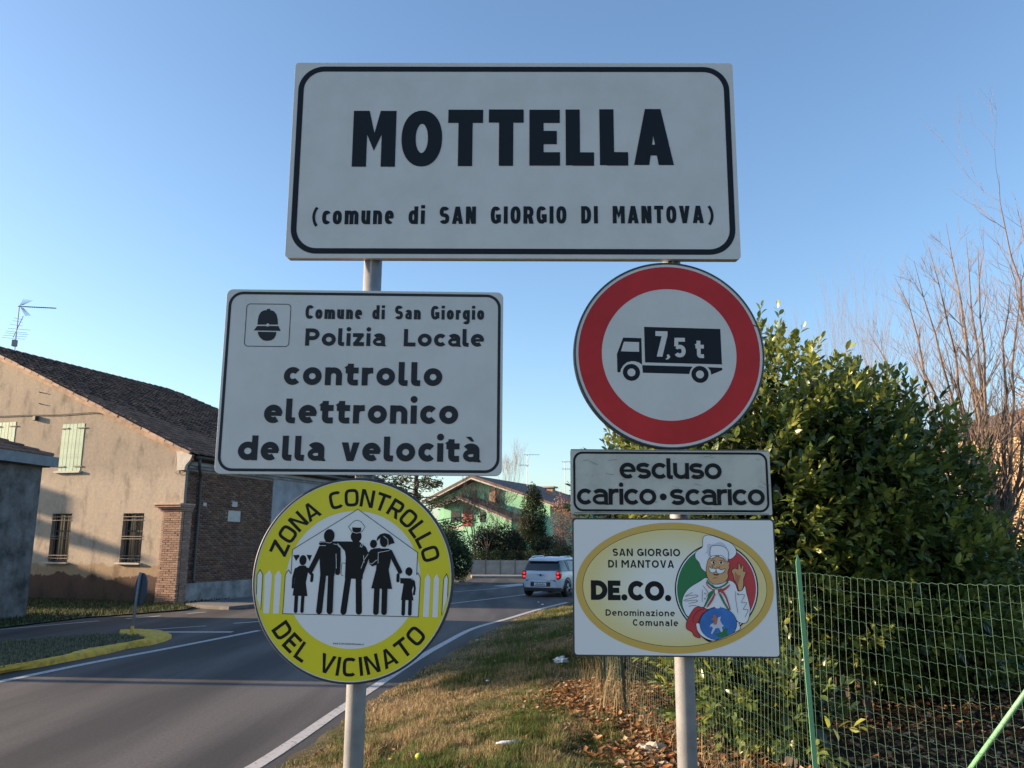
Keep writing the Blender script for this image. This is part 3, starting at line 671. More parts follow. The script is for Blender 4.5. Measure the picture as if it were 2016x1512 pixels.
def asphalt(m):
    N = m.node_tree.nodes; L = m.node_tree.links; b = N['Principled BSDF']; b.inputs['Roughness'].default_value = .78; b.inputs['Specular IOR Level'].default_value = .35
    tc = N.new('ShaderNodeTexCoord'); mp = N.new('ShaderNodeMapping'); mp.inputs['Rotation'].default_value = (0, 0, R(-8)); mp.inputs['Scale'].default_value = (1.0, .10, 1)
    n1 = N.new('ShaderNodeTexNoise'); n1.inputs['Scale'].default_value = .9; n1.inputs['Detail'].default_value = 5
    mp2 = N.new('ShaderNodeMapping'); mp2.inputs['Rotation'].default_value = (0, 0, R(62)); mp2.inputs['Scale'].default_value = (1.0, .08, 1)
    n4 = N.new('ShaderNodeTexNoise'); n4.inputs['Scale'].default_value = 1.1; n4.inputs['Detail'].default_value = 4
    n2 = N.new('ShaderNodeTexNoise'); n2.inputs['Scale'].default_value = 26; n2.inputs['Detail'].default_value = 12; n2.inputs['Roughness'].default_value = .85
    L.new(tc.outputs['Object'], mp.inputs[0]); L.new(mp.outputs[0], n1.inputs['Vector']); L.new(tc.outputs['Object'], n2.inputs['Vector'])
    L.new(tc.outputs['Object'], mp2.inputs[0]); L.new(mp2.outputs[0], n4.inputs['Vector'])
    ad = N.new('ShaderNodeMath'); ad.operation = 'ADD'; L.new(n1.outputs[0], ad.inputs[0]); L.new(n4.outputs[0], ad.inputs[1]); hf = N.new('ShaderNodeMath'); hf.operation = 'MULTIPLY'; hf.inputs[1].default_value = .5; L.new(ad.outputs[0], hf.inputs[0])
    c1 = N.new('ShaderNodeValToRGB'); c1.color_ramp.elements[0].color = (.038, .037, .037, 1); c1.color_ramp.elements[1].color = (.105, .098, .092, 1)
    c1.color_ramp.elements[0].position = .42; c1.color_ramp.elements[1].position = .60
    L.new(hf.outputs[0], c1.inputs[0])
    c2 = N.new('ShaderNodeValToRGB'); c2.color_ramp.elements[0].color = (.45, .45, .45, 1); c2.color_ramp.elements[1].color = (1.4, 1.4, 1.4, 1); c2.color_ramp.elements[0].position = .36; c2.color_ramp.elements[1].position = .64
    L.new(n2.outputs[0], c2.inputs[0]); mx = N.new('ShaderNodeMix'); mx.data_type = 'RGBA'; mx.blend_type = 'MULTIPLY'; mx.inputs[0].default_value = .85
    L.new(c1.outputs[0], mx.inputs[6]); L.new(c2.outputs[0], mx.inputs[7]); L.new(mx.outputs[2], b.inputs['Base Color'])
    bp = N.new('ShaderNodeBump'); bp.inputs['Strength'].default_value = .35; bp.inputs['Distance'].default_value = .01; L.new(n2.outputs[0], bp.inputs['Height']); L.new(bp.outputs[0], b.inputs['Normal'])
asphalt(M_asph)
M_paint = mat('road_paint', (.46, .455, .44), .75, color2=(.13, .13, .13), vscale=16, lo=.33, hi=.47, detail=12, bump=.3, bscale=80)
M_yk = mat('yellow_kerb_paint', (.70, .44, .05), .75, color2=(.34, .23, .05), vscale=7, lo=.3, hi=.55, bump=.4, bscale=30)
def sheet(name, pts, z, m, kind='structure', lab=None):
    v = [(p[0], p[1], z) for p in pts]; t = tessellate_polygon([[Vector(q) for q in v]])
    me = bpy.data.meshes.new(name); me.from_pydata(v, [], [tuple(q) for q in t]); fixn(me); me.materials.append(m)
    for p in me.polygons:
        if p.normal.z < 0: me.flip_normals(); break
    o = link(name, me); o['kind'] = kind
    return o
sheet('ground', [(-1500, -300), (1500, -300), (1500, 2500), (-1500, 2500)], -.03, M_far)
rd = [(x + .4, y) for x, y in zip(EX, EY)]
road_pts = rd + [(30, 52), (12, 52.4), (3.7, 52.2), (-2.2, 51.8), (-3.0, 46), (-4.4, 42.6), (-7.2, 38.5)] + [on_z(504, 1195).to_2d(), on_z(450, 1200).to_2d(), on_z(362, 1203).to_2d(), on_z(163, 1218).to_2d(), on_z(0, 1238).to_2d(), (-26, 17.2), (-60, 12), (-60, -20), (-5, -20)]
sheet('road', road_pts, 0, M_asph)
# painted lines: each a sheet 4 mm above the road
def road_line(name, px, wd, z=.004, taper=None):
    q = [on_z(*p) for p in px]; q = [(p.x, p.y) for p in q]
    if len(q) > 2: q = smoothc(q, 5, False)
    v, f = strip(q, wd); me = bpy.data.meshes.new(name); me.from_pydata([(a, b, z) for a, b in v], [], f); fixn(me); me.materials.append(M_paint)
    if me.polygons[0].normal.z < 0: me.flip_normals()
    o = link(name, me); o['kind'] = 'structure'; return o
road_line('edge_line', [(300, 1610), (504, 1508), (664, 1401), (708, 1372), (819, 1299), (876, 1266), (932, 1237.5), (1000, 1218), (1060, 1200), (1117, 1186)], .15)
road_line('edge_line', [(-160, 1372), (0, 1342), (180, 1305), (340, 1275), (510, 1241.5)], .16)
road_line('give_way_line', [(272, 1244.5), (458, 1244.5)], .28)
road_line('edge_line', [(268, 1242.0), (406, 1232.7)], .11, .008)
road_line('edge_line', [(-60, 1245), (0, 1239.5), (195, 1222.5)], .12)
road_line('edge_line', [(248, 1218.5), (316, 1212.7)], .12)
road_line('edge_line', [(368, 1208.3), (406, 1205)], .12)
road_line('lane_line', [(460, 1227.5), (560, 1220)], .14)
road_line('lane_line', [(800, 1198), (886, 1188.5), (1030, 1171), (1090, 1160)], .13)
road_line('edge_line', [(870, 1167), (966, 1159.5), (1050, 1150)], .12)
road_line('crossing_bar', [(985, 1154.5), (1035, 1149.5)], .9)
M_pave = mat('pavement_concrete', (.22, .21, .20), .85, var=.3, vscale=3)
M_pav2 = mat('pavement_dark', (.13, .125, .12), .9, var=.3, vscale=2)
M_kerb = mat('kerb_stone', (.28, .27, .25), .8, var=.25, vscale=4)
def slab(name, pts, z0, z1, m, kind='structure'):
    o = MB().add([(p[0], p[1], z0) for p in pts] + [(p[0], p[1], z1) for p in pts], []).m if 0 else None
    n = len(pts); t = tessellate_polygon([[Vector((p[0], p[1], 0)) for p in pts]]); mb = MB()
    mb.add([(p[0], p[1], z0) for p in pts] + [(p[0], p[1], z1) for p in pts], [tuple(q) for q in t] + [tuple(i+n for i in q) for q in t] + [(i, (i+1) % n, n+(i+1) % n, n+i) for i in range(n)])
    o = mb.build(name, m); o['kind'] = kind; return o
slab('pavement', [(-2.4, 52.2), (3.8, 52.8), (14, 53), (14, 55.4), (-2.6, 54.8)], -.02, .12, M_pave)
slab('pavement', [(-8.2, 38.4), (-4.9, 42.5), (-3.4, 44.0), (-2.1, 44.2), (-1.9, 43.2), (-4.0, 41.6), (-6.9, 37.6)], -.02, .10, M_pav2)
w0 = on_z(365, 1194.5); w1 = on_z(450, 1200.5); w2 = on_z(520, 1193.5)
slab('pavement', [(w0.x, w0.y), (w1.x, w1.y), (w2.x, w2.y), (w2.x + 3.2, w2.y + 7.5), (-4.6, 42.3), (-7.2, 42.0)], -.02, .10, M_pav2)
M_ver = tint_mat('verge_soil', .95, 0, .1)
# verge sheet
ys = np.concatenate([np.arange(-2, 4, .5), np.arange(4, 16, .16), np.arange(16, 44, .5)])
ws = np.concatenate([np.arange(-.05, 5.0, .12), np.arange(5.0, 16, .5), np.array([17, 20, 26, 34, 50])])
V = []; Cc = []
from mathutils import noise as mn
def fbm(x, y): return 1.5*mn.noise((x*.9, y*.7, 3.3)) + .9*mn.noise((x*2.7, y*2.3, 9.1)) + .6*mn.noise((x*8.0, y*7.0, 1.7))
for y in ys:
    ex = edge_x(y); 
    for k, w_ in enumerate(ws):
        x = ex + w_ + (.06*wob(x=y*3, y=y*2) if k < 4 else 0); z = gz(x, y) if k else -.01
        V.append((x, y, z)); f = x - fence_x(y); g = fbm(x, y)
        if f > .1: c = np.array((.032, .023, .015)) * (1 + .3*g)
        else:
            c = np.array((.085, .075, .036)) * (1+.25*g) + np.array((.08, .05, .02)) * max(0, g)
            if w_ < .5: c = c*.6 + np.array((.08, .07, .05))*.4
        Cc.append(c)
nw = len(ws); idx = np.arange(len(ys)*nw).reshape(len(ys), nw)
Fq = np.stack([idx[:-1, :-1], idx[:-1, 1:], idx[1:, 1:], idx[1:, :-1]], -1).reshape(-1, 4)
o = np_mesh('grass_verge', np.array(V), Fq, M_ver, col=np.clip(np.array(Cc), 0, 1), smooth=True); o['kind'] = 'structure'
# grass
M_blade = tint_mat('grass_blade', .7, .25, .2)
def blades(name, P, h, wd, col, lean=.45):
    """P (n,3) roots; three-triangle bent blades"""
    n = len(P); a = rng.uniform(0, 2*np.pi, n); d = np.stack([np.cos(a), np.sin(a), 0*a], 1); s_ = np.stack([-np.sin(a), np.cos(a), 0*a], 1)
    ln = rng.uniform(0, lean, n)[:, None]; h = h[:, None]; wd = wd[:, None]; up = np.array([[0, 0, 1.]])
    m = P + up*h*.55 + d*ln*h*.35; t = P + up*h*(1-.35*ln) + d*ln*h*1.1
    V = np.stack([P - s_*wd/2, P + s_*wd/2, m - s_*wd*.4, m + s_*wd*.4, t], 1).reshape(-1, 3)
    b = (np.arange(n)*5)[:, None]; F_ = np.concatenate([b + [0, 1, 3], b + [0, 3, 2], b + [2, 3, 4]], 1).reshape(-1, 3)
    o = np_mesh(name, V, F_, M_blade, col=np.repeat(col, 5, 0)); o['kind'] = 'stuff'; return o
GREEN = np.array((.070, .115, .026)); STRAW = np.array((.36, .28, .155)); BROWN = np.array((.17, .10, .05))
def scatter(n, y0, y1, fn_x0, fn_x1):
    y = rng.uniform(y0, y1, n*2); x0 = np.array([fn_x0(v) for v in y]); x1 = np.array([fn_x1(v) for v in y]); k = rng.uniform(0, 8, n*2) < (x1-x0); y, x0, x1 = y[k], x0[k], x1[k]
    x = x0 + (x1-x0)*rng.uniform(0, 1, len(y)); return x, y
def grass_cols(x, y, dry=0.0):
    g = np.array([fbm(a*.9+3, b*.8) for a, b in zip(x, y)]) + rng.normal(0, .35, len(x)) + dry
    t = np.clip(g*1.2+.14, 0, 1)[:, None]; c = GREEN*(1-t) + STRAW*t; br = rng.uniform(0, 1, len(x)) < .10
    c[br] = BROWN; return c * rng.uniform(.55, 1.3, (len(x), 1))
xs_, ys_ = [], []
for n, a, b in ((150000, 5.6, 9.5), (95000, 9.5, 15), (60000, 15, 33)):
    x, y = scatter(n, a, b, lambda v: edge_x(v) + .03, lambda v: min(fence_x(v) - (.22 if v < 9.6 else -.2), edge_x(v) + 7)); xs_.append(x); ys_.append(y)
x = np.concatenate(xs_); y = np.concatenate(ys_)
d = x - np.array([edge_x(v) for v in y]); rag = np.array([mn.noise((b*1.1, 0, 5))*.35 + mn.noise((b*4.3, 2, 5))*.22 for b in y]); keep = rng.uniform(0, 1, len(x)) < np.clip(.15 + (d + rag)*1.6, 0, 1); x, y, d = x[keep], y[keep], d[keep]
z = np.array([gz(a, b) for a, b in zip(x, y)]) - .004
nearroad = np.clip(1.2 - d, 0, 1)*.9; leftdry = np.where((y < 11.5) & (y > 7.5) & (d < 2.2), .55, 0)
nf = np.clip(1 - np.abs(x - np.array([fence_x(v) for v in y]))/.6, 0, 1)*.6
cl = np.array([fbm(a*1.5+7, b*1.5) for a, b in zip(x, y)])
hh = rng.uniform(.025, .10, len(x)) * np.where(y < 9, 1.1, 1) * np.clip(.85 + .9*cl, .25, 2.2) * np.clip(.4 + d*.8, .4, 1) * np.where(y > 12, 1.1, 1)
blades('grass', np.stack([x, y, z], 1), hh, rng.uniform(.004, .0085, len(x)) * np.where(y > 12, 1.7, 1), grass_cols(x, y, nearroad*.5 + leftdry*.6 + nf - .12), .8)
# tall dry stalks along the fence
n = 420; y = rng.uniform(5.3, 11.0, n); x = np.array([fence_x(v) for v in y]) + rng.normal(-.05, .14, n); z = np.array([gz(a, b) for a, b in zip(x, y)])
o = blades('dry_stalks', np.stack([x, y, z], 1), rng.uniform(.15, .62, n)*np.where(y < 8, .6, 1), rng.uniform(.003, .006, n), np.tile(STRAW, (n, 1))*rng.uniform(.7, 1.15, (n, 1)), .7)
# fallen leaves
M_litter = tint_mat('dead_leaf', .75, .2, .2)
def litter(name, x, y, z, size, cols):
    n = len(x); a = rng.uniform(0, 2*np.pi, n); P = np.stack([x, y, z], 1)
    d1 = np.stack([np.cos(a), np.sin(a), rng.uniform(-.5, .5, n)], 1); d2 = np.stack([-np.sin(a), np.cos(a), rng.uniform(-.6, .6, n)], 1); s_ = size[:, None]
    up = np.array([[0, 0, 1.]]); cu = rng.uniform(.05, .4, n)[:, None]
    v = np.stack([P - d1*s_*.5 + up*s_*cu, P - d2*s_*.3 + up*s_*cu*.7, P + up*s_*.02, P + d2*s_*.3 + up*s_*cu*.7, P + d1*s_*.5 + up*s_*cu], 1).reshape(-1, 3)
    b = (np.arange(n)*5)[:, None]; F_ = np.concatenate([b+[0, 1, 2], b+[0, 2, 3], b+[1, 4, 2], b+[2, 4, 3]], 1).reshape(-1, 3)
    o = np_mesh(name, v, F_, M_litter, col=np.repeat(cols, 5, 0)); o['kind'] = 'stuff'; return o
n = 10000; y = rng.uniform(4.8, 10.2, n); fx = np.array([fence_x(v) for v in y]); x = fx + rng.normal(-.02, .30, n)
m2 = 26000; y2 = rng.uniform(4.5, 16, m2); x2 = np.array([fence_x(v) for v in y2]) + rng.uniform(0, 9, m2)
m3 = 350; y3 = rng.uniform(6, 20, m3); x3 = np.array([edge_x(v) for v in y3]) + rng.uniform(.2, 3, m3)
x = np.concatenate([x, x2, x3]); y = np.concatenate([y, y2, y3]); z = np.array([gz(a, b) for a, b in zip(x, y)]) + .014 + rng.uniform(0, .05, len(x))
pal = np.array([(.33, .18, .08), (.25, .13, .06), (.40, .26, .13), (.16, .09, .045), (.34, .14, .05), (.45, .34, .21)])
litter('fallen_leaves', x, y, z, rng.uniform(.035, .085, len(x)), pal[rng.integers(0, 6, len(x))] * rng.uniform(.6, 1.2, (len(x), 1)))

# ================================================================== TRAFFIC ISLAND
kout = [(-400, 1420), (-200, 1366), (0, 1326), (70, 1315), (136, 1302.5), (200, 1290), (255, 1277), (300, 1270), (330, 1261), (338, 1255), (325, 1250), (300, 1247.5), (272, 1246.3), (238, 1247.2)]
kin = [(-400, 1400), (-200, 1350), (0, 1313), (70, 1300), (136, 1286), (175, 1276), (215, 1270), (250, 1264), (275, 1259), (285, 1255.5), (280, 1252), (265, 1250), (250, 1249), (236, 1248.3)]
ko = smoothc([tuple(on_z(*p).to_2d()) for p in kout], 5, False); ki = smoothc([tuple(on_z(*p, .12).to_2d()) for p in kin], 5, False)
mb = MB(); n = len(ko); rs = random.Random(5)
prof = [(0, -.01), (.03, .07), (.16, .115), (.6, .125), (.94, .12), (1.0, .05)]
vs = []
for (a, b), (c, d_) in zip(ko, ki):
    j = rs.uniform(-.03, .03)
    for t, h in prof: vs.append((a + (c-a)*(t + j*(0 < t < 1)) + rs.uniform(-.012, .012), b + (d_-b)*t, h + (rs.uniform(-.008, .008) if 0 < t < 1 else 0)))
k = len(prof); mb.add(vs, [(i*k+j, (i+1)*k+j, (i+1)*k+j+1, i*k+j+1) for i in range(n-1) for j in range(k-1)])
isl = empty('traffic_island', tuple(on_z(200, 1270)), 0, 'grass traffic island edged by a yellow painted kerb', 'traffic island')
kb = mb.build('kerb', M_yk, None, smooth=True); kb.parent = isl; kb.matrix_parent_inverse = Matrix.Translation(-isl.location)
soil = [(p[0], p[1]) for p in ki] + [tuple(on_z(*q, .1).to_2d()) for q in ((200, 1250), (100, 1257), (0, 1265), (-200, 1288), (-400, 1310))]
t = tessellate_polygon([[Vector((p[0], p[1], 0)) for p in soil]]); me = bpy.data.meshes.new('soil'); me.from_pydata([(p[0], p[1], .105) for p in soil], [], [tuple(q) for q in t]); fixn(me); me.materials.append(mat('island_soil', (.05, .048, .03), .95, var=.4, vscale=3))
so = link('soil', me, isl); so.matrix_parent_inverse = Matrix.Translation(-isl.location)
def in_poly(x, y, P):
    c = False; j = len(P)-1
    for i in range(len(P)):
        if (P[i][1] > y) != (P[j][1] > y) and x < (P[j][0]-P[i][0])*(y-P[i][1])/(P[j][1]-P[i][1])+P[i][0]: c = not c
        j = i
    return c
bx0, bx1, by0, by1 = min(p[0] for p in soil), max(p[0] for p in soil), min(p[1] for p in soil), max(p[1] for p in soil)
pts = []
while len(pts) < 16000:
    a, b = rs.uniform(max(bx0, -14.5), bx1), rs.uniform(by0, by1)
    if in_poly(a, b, soil): pts.append((a, b, .1))
pts = np.array(pts)[:11000]; g = np.tile(np.array((.10, .11, .06)), (len(pts), 1)) * rng.uniform(.6, 1.5, (len(pts), 1))
dd = rng.uniform(0, 1, len(pts)) < .4; g[dd] = np.array((.20, .19, .13)); o = blades('island_grass', pts, rng.uniform(.03, .085, len(pts)), rng.uniform(.012, .022, len(pts)), g, .7)
# far verge in front of the old house
fv = [on_z(362, 1201), on_z(163, 1217), on_z(0, 1237), Vector((-26, 17.6, 0))]
fvp = [(p.x, p.y) for p in fv] + [(-60, 12.5), (-60, 60), (-20, 44), (-10.4, 31.6), (-10.6, 30.2)]
sheet('far_verge', fvp, .02, M_far)
n = 0; pts = []
while len(pts) < 26000:
    a, b = rs.uniform(-22, -9.5), rs.uniform(18, 32)
    if in_poly(a, b, fvp): pts.append((a, b, .015))
pts = np.array(pts); g = np.tile(np.array((.035, .052, .018)), (len(pts), 1)) * rng.uniform(.6, 1.6, (len(pts), 1)); dd = rng.uniform(0, 1, len(pts)) < .25; g[dd] = np.array((.09, .08, .045))
blades('verge_grass', pts, rng.uniform(.05, .14, len(pts)), rng.uniform(.015, .03, len(pts)), g, .7)

# keep-right sign on the island, seen from behind
ks = on_z(259, 1247, .1); kp = empty('island_sign', tuple(ks), 0, 'small round traffic sign seen from behind on the grass island tip', 'road sign')
kp.rotation_euler = (0, R(3.5), 0)
MB().tube([(0, 0, 0), (0, 0, 1.32)], .032, 12).build('post', M_post, kp, smooth=True)
MB().tube([(0, 0, 0), (0, 0, .16)], .036, 12).build('post_base', M_yk, kp, smooth=True)
a = R(70); q = se(0, 0, .36, .36, 0, 360, 2, 40)[:-1]; dn = Vector((math.cos(R(43)), math.sin(R(43)), 0)); du = Vector((-dn.y, dn.x, 0))
mb = MB(); vs = [tuple(du*x + dn*(.05) + Vector((0, 0, .95+z_))) for x, z_ in q] + [tuple(du*x + dn*(.075) + Vector((0, 0, .95+z_))) for x, z_ in q]; n = len(q)
mb.add(vs, [tuple(range(n)), tuple(range(n, 2*n)), *[(i, (i+1) % n, n+(i+1) % n, n+i) for i in range(n)]]); mb.build('disc', mat('sign_back', (.06, .075, .10), .5), kp)

# ================================================================== BUILDINGS
M_dark = mat('dark_interior', (.012, .013, .015), .4)
M_glass = mat('dark_glass', (.02, .025, .03), .12, spec=.6)
def house_plaster():
    m = bpy.data.materials.new('old_plaster'); m.use_nodes = True; N = m.node_tree.nodes; L = m.node_tree.links; b = N['Principled BSDF']; b.inputs['Roughness'].default_value = .9; b.inputs['Specular IOR Level'].default_value = .15
    tc = N.new('ShaderNodeTexCoord'); sp = N.new('ShaderNodeSeparateXYZ'); L.new(tc.outputs['Object'], sp.inputs[0])
    def noise(s, d=6, sc=(1, 1, 1)):
        n = N.new('ShaderNodeTexNoise'); n.inputs['Scale'].default_value = s; n.inputs['Detail'].default_value = d; n.inputs['Roughness'].default_value = .62
        mp = N.new('ShaderNodeMapping'); mp.inputs['Scale'].default_value = sc; L.new(tc.outputs['Object'], mp.inputs[0]); L.new(mp.outputs[0], n.inputs['Vector']); return n.outputs[0]
    def ramp(src, stops):
        r = N.new('ShaderNodeValToRGB'); e = r.color_ramp.elements
        while len(e) < len(stops): e.new(.5)
        for k, (p, c) in enumerate(stops): e[k].position = p; e[k].color = (*c, 1)
        L.new(src, r.inputs[0]); return r.outputs[0]
    def mth(op, a, b_):
        n = N.new('ShaderNodeMath'); n.operation = op
        for k, v in enumerate((a, b_)):
            if isinstance(v, (int, float)): n.inputs[k].default_value = v
            else: L.new(v, n.inputs[k])
        return n.outputs[0]
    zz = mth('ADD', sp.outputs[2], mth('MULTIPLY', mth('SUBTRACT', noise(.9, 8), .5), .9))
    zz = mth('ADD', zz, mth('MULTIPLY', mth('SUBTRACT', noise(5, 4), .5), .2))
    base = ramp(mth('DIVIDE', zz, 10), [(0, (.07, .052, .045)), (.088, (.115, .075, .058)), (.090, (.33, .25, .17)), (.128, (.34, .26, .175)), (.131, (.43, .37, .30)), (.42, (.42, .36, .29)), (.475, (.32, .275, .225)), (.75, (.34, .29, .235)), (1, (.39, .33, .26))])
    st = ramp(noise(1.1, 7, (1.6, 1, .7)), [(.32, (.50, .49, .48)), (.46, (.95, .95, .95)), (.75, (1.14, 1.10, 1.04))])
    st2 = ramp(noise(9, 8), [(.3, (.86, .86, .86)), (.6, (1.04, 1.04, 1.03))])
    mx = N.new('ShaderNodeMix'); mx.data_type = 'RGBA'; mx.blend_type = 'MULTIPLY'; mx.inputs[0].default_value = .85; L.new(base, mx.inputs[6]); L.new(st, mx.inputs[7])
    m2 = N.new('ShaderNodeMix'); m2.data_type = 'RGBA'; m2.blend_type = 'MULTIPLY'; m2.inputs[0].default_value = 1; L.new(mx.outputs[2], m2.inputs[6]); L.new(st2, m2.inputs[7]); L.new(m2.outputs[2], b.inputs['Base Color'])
    bp = N.new('ShaderNodeBump'); bp.inputs['Strength'].default_value = .5; bp.inputs['Distance'].default_value = .02; L.new(noise(6, 8), bp.inputs['Height']); L.new(bp.outputs[0], b.inputs['Normal'])
    return m
M_plaster = house_plaster()
M_grey = mat('grey_plaster', (.19, .188, .185), .92, color2=(.035, .034, .035), vscale=1.5, lo=.36, hi=.66, bump=.5, bscale=12, detail=9)
M_paleblue = mat('pale_render', (.30, .31, .33), .9, var=.3, vscale=1.2, bump=.2, bscale=12)
M_plinth = mat('concrete_plinth', (.30, .30, .30), .9, color2=(.10, .10, .10), vscale=1.8, lo=.3, hi=.65, bump=.4, bscale=10)
M_shut = mat('green_shutter_paint', (.235, .375, .27), .6, var=.2, vscale=5, rand=.06)
M_iron = mat('wrought_iron', (.05, .045, .04), .6)
M_ironl = mat('window_bar_iron', (.13, .11, .09), .6)
M_stone = mat('sill_stone', (.50, .47, .42), .8, var=.15, vscale=6)
M_tiled = mat('old_roof_underlay', (.045, .035, .032), .95)
M_tile = mat('old_roof_tile', (.25, .135, .085), .9, color2=(.09, .052, .038), vscale=2.2, lo=.3, hi=.7, bump=.3, bscale=20, rand=.35)
M_tilej = tint_mat('roof_tile_mass', .9, 0, .1)
M_verge = mat('verge_tile', (.38, .27, .195), .9, var=.35, vscale=3, rand=.25)
M_brick = mat('pillar_brick', (.34, .225, .165), .9, color2=(.22, .14, .105), vscale=6, rand=.25)
M_brkj = tint_mat('brick_mass', .92, 0, .1)
M_mortar = mat('mortar', (.22, .20, .175), .95, var=.2, vscale=8)
M_gutter = mat('blue_grey_gutter', (.13, .16, .19), .45, var=.25, vscale=4)
M_pipe = mat('dark_downpipe', (.045, .042, .042), .5)
def frame_house(name, loc, rz, lab, cat='house'):
    o = empty(name, loc, rz, lab, cat); return o
def wall_holes(name, outer, holes, m, parent, y=0.0, depth=.22, revm=None):
    """wall face in the local xz plane with real openings and reveals going to +y"""
    loops = [[Vector((x, z, 0)) for x, z in outer]] + [[Vector((x, z, 0)) for x, z in h] for h in holes]
    flat = [p for l in loops for p in l]; t = tessellate_polygon(loops)
    mb = MB(); mb.add([(p.x, y, p.y) for p in flat], [tuple(q) for q in t])
    for h in holes:
        n = len(h); mb.add([(x, y, z) for x, z in h] + [(x, y+depth, z) for x, z in h], [(i, (i+1) % n, n+(i+1) % n, n+i) for i in range(n)])
    return mb.build(name, m, parent)
def rect(x0, x1, z0, z1): return [(x0, z0), (x1, z0), (x1, z1), (x0, z1)]
# ---------------- old farmhouse
HC = on_z(345, 1190); H_RZ = R(-18.97)
HH = frame_house('farmhouse', tuple(HC), H_RZ, 'old ochre plastered farmhouse gable with tiled roof and pale green shutters')
HWD = 10.4; EZ, AZ = 5.02, 9.62
wins = [(-5.86, -4.93, 1.34, 3.09), (-2.57, -1.65, 1.36, 3.08)]
shut = [(-5.83, -4.76, 4.64, 6.42), (-9.26, -8.19, 4.66, 6.62)]
outer = [(-2*HWD, 0), (0, 0), (0, EZ), (-HWD, AZ), (-2*HWD, EZ)]
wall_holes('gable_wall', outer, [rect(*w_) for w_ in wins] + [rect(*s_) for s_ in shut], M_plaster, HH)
def mesh_data(name, mb, m):
    me = bpy.data.meshes.new(name); me.from_pydata(mb.v, [], mb.f); me.materials.append(m); fixn(me); return me
for (x0, x1, z0, z1) in wins:
    f = MB().box(x0, x1, .20, .22, z0, z1).build('window', M_glass, HH)
    mb = MB()
    for xx in (x0+.02, (x0+x1)/2, x1-.05): mb.box(xx-.02, xx+.03, .155, .198, z0, z1)
    for zz in (z0, z1-.06, z0+(z1-z0)*.62): mb.box(x0+.001, x1-.001, .15, .197, zz, zz+.06)
    mb.build('window_frame', mat('old_window_wood', (.10, .09, .08), .7), f)
    for k in range(6):
        xx = x0 + (x1-x0)*(k+.5)/6; MB().tube([(xx, -.0, z0+.0), (xx, -.0, z1)], .012, 5).build('bar', M_ironl, f)
    for zz in (.08, .14, .48, .53, .86, .93):
        z_ = z0 + (z1-z0)*zz; MB().box(x0, x1, -.018, -.010, z_-.012, z_+.012).build('bar', M_ironl, f)
    MB().box(x0-.10, x1+.06, -.12, .15, z0-.06, z0).build('window_sill', M_stone, HH, bevel=.008)
for (x0, x1, z0, z1) in shut:
    sh = MB().box(x0, x1, .03, .06, z0, z1).build('shutter_backing', M_shut, HH)
    n = 6; wd = (x1-x0)/n
    pl = mesh_data('plank', MB().box(.008, wd-.008 if wd > .1 else wd, 0, .03, z0+.01, z1-.005), M_shut)
    for k in range(n):
        o = link('plank', pl, sh); o.location = (x0 + k*wd, -.012 - (k % 2)*.004, 0)
    for zz in (z0+.17, z1-.17):
        for xa, xb in ((x0-.05, x0+.32), (x1-.32, x1+.07)): MB().box(xa, xb, -.045, -.020, zz-.02, zz+.02).build('strap_hinge', M_iron, sh)
    MB().box(x0-.10, x1+.06, -.11, .05, z0-.07, z0).build('window_sill', M_stone, HH, bevel=.008)
# other walls
mb = MB(); mb.add([(0, 0, 0), (0, 13.5, 0), (0, 13.5, EZ), (0, 0, EZ)], [(0, 1, 2, 3)]); mb.build('mortar_wall', M_mortar, HH)
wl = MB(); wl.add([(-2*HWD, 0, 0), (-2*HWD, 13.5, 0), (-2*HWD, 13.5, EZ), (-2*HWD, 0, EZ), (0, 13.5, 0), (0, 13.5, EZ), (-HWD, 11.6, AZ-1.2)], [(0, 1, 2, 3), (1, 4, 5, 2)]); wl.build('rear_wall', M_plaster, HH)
# side wall bricks
rb = random.Random(11)
bs = []
nz = int((4.62 - .66)/.075)
for r in range(nz):
    z0 = .66 + r*.075
    y = .14 - (.13 if r % 2 else 0)
    while y < 5.12:
        ya = max(y, .14); yb = min(y+.245, 5.13)
        z1_ = z0 + .062
        inpl = (2.41 < (ya+yb)/2 < 3.15 and 2.84 < z0 < 3.25) or (2.61 < (ya+yb)/2 < 2.93 and 3.38 < z0 < 3.60)
        if yb - ya > .05 and not inpl: bs.append((ya+.004, yb-.004, z0, z1_))
        y += .255
V = []; Fb = []; Cb = []
for i, (ya, yb, z0, z1_) in enumerate(bs):
    o_ = .012 + rb.uniform(0, .014); k = len(V)
    V += [(.0, ya, z0), (o_, ya, z0), (o_, yb, z0), (.0, yb, z0), (.0, ya, z1_), (o_, ya, z1_), (o_, yb, z1_), (.0, yb, z1_)]
    Fb += [(k+1, k+2, k+6, k+5), (k, k+1, k+5, k+4), (k+2, k+3, k+7, k+6), (k+4, k+5, k+6, k+7), (k, k+3, k+2, k+1)]
    c = np.array(rb.choice([(.23, .125, .09), (.19, .11, .08), (.27, .16, .11), (.16, .10, .08), (.22, .15, .12)])) * rb.uniform(.55, .9); Cb += [c]*8
o = np_mesh('brick_courses', np.array(V), np.array(Fb), M_brkj, HH, col=np.array(Cb)); o['kind'] = 'stuff'
MB().box(.001, .05, .1, 5.14, 0, .68).build('plinth', M_plinth, HH)
MB().box(.0, .03, 5.14, 13.5, .0, EZ-.35).build('rendered_wall', M_paleblue, HH)
MB().box(.0, .07, .1, 13.5, 4.64, 4.74).build('cornice', M_plinth, HH); MB().box(.0, .14, .1, 13.5, 4.742, 4.86).build('cornice', M_paleblue, HH)
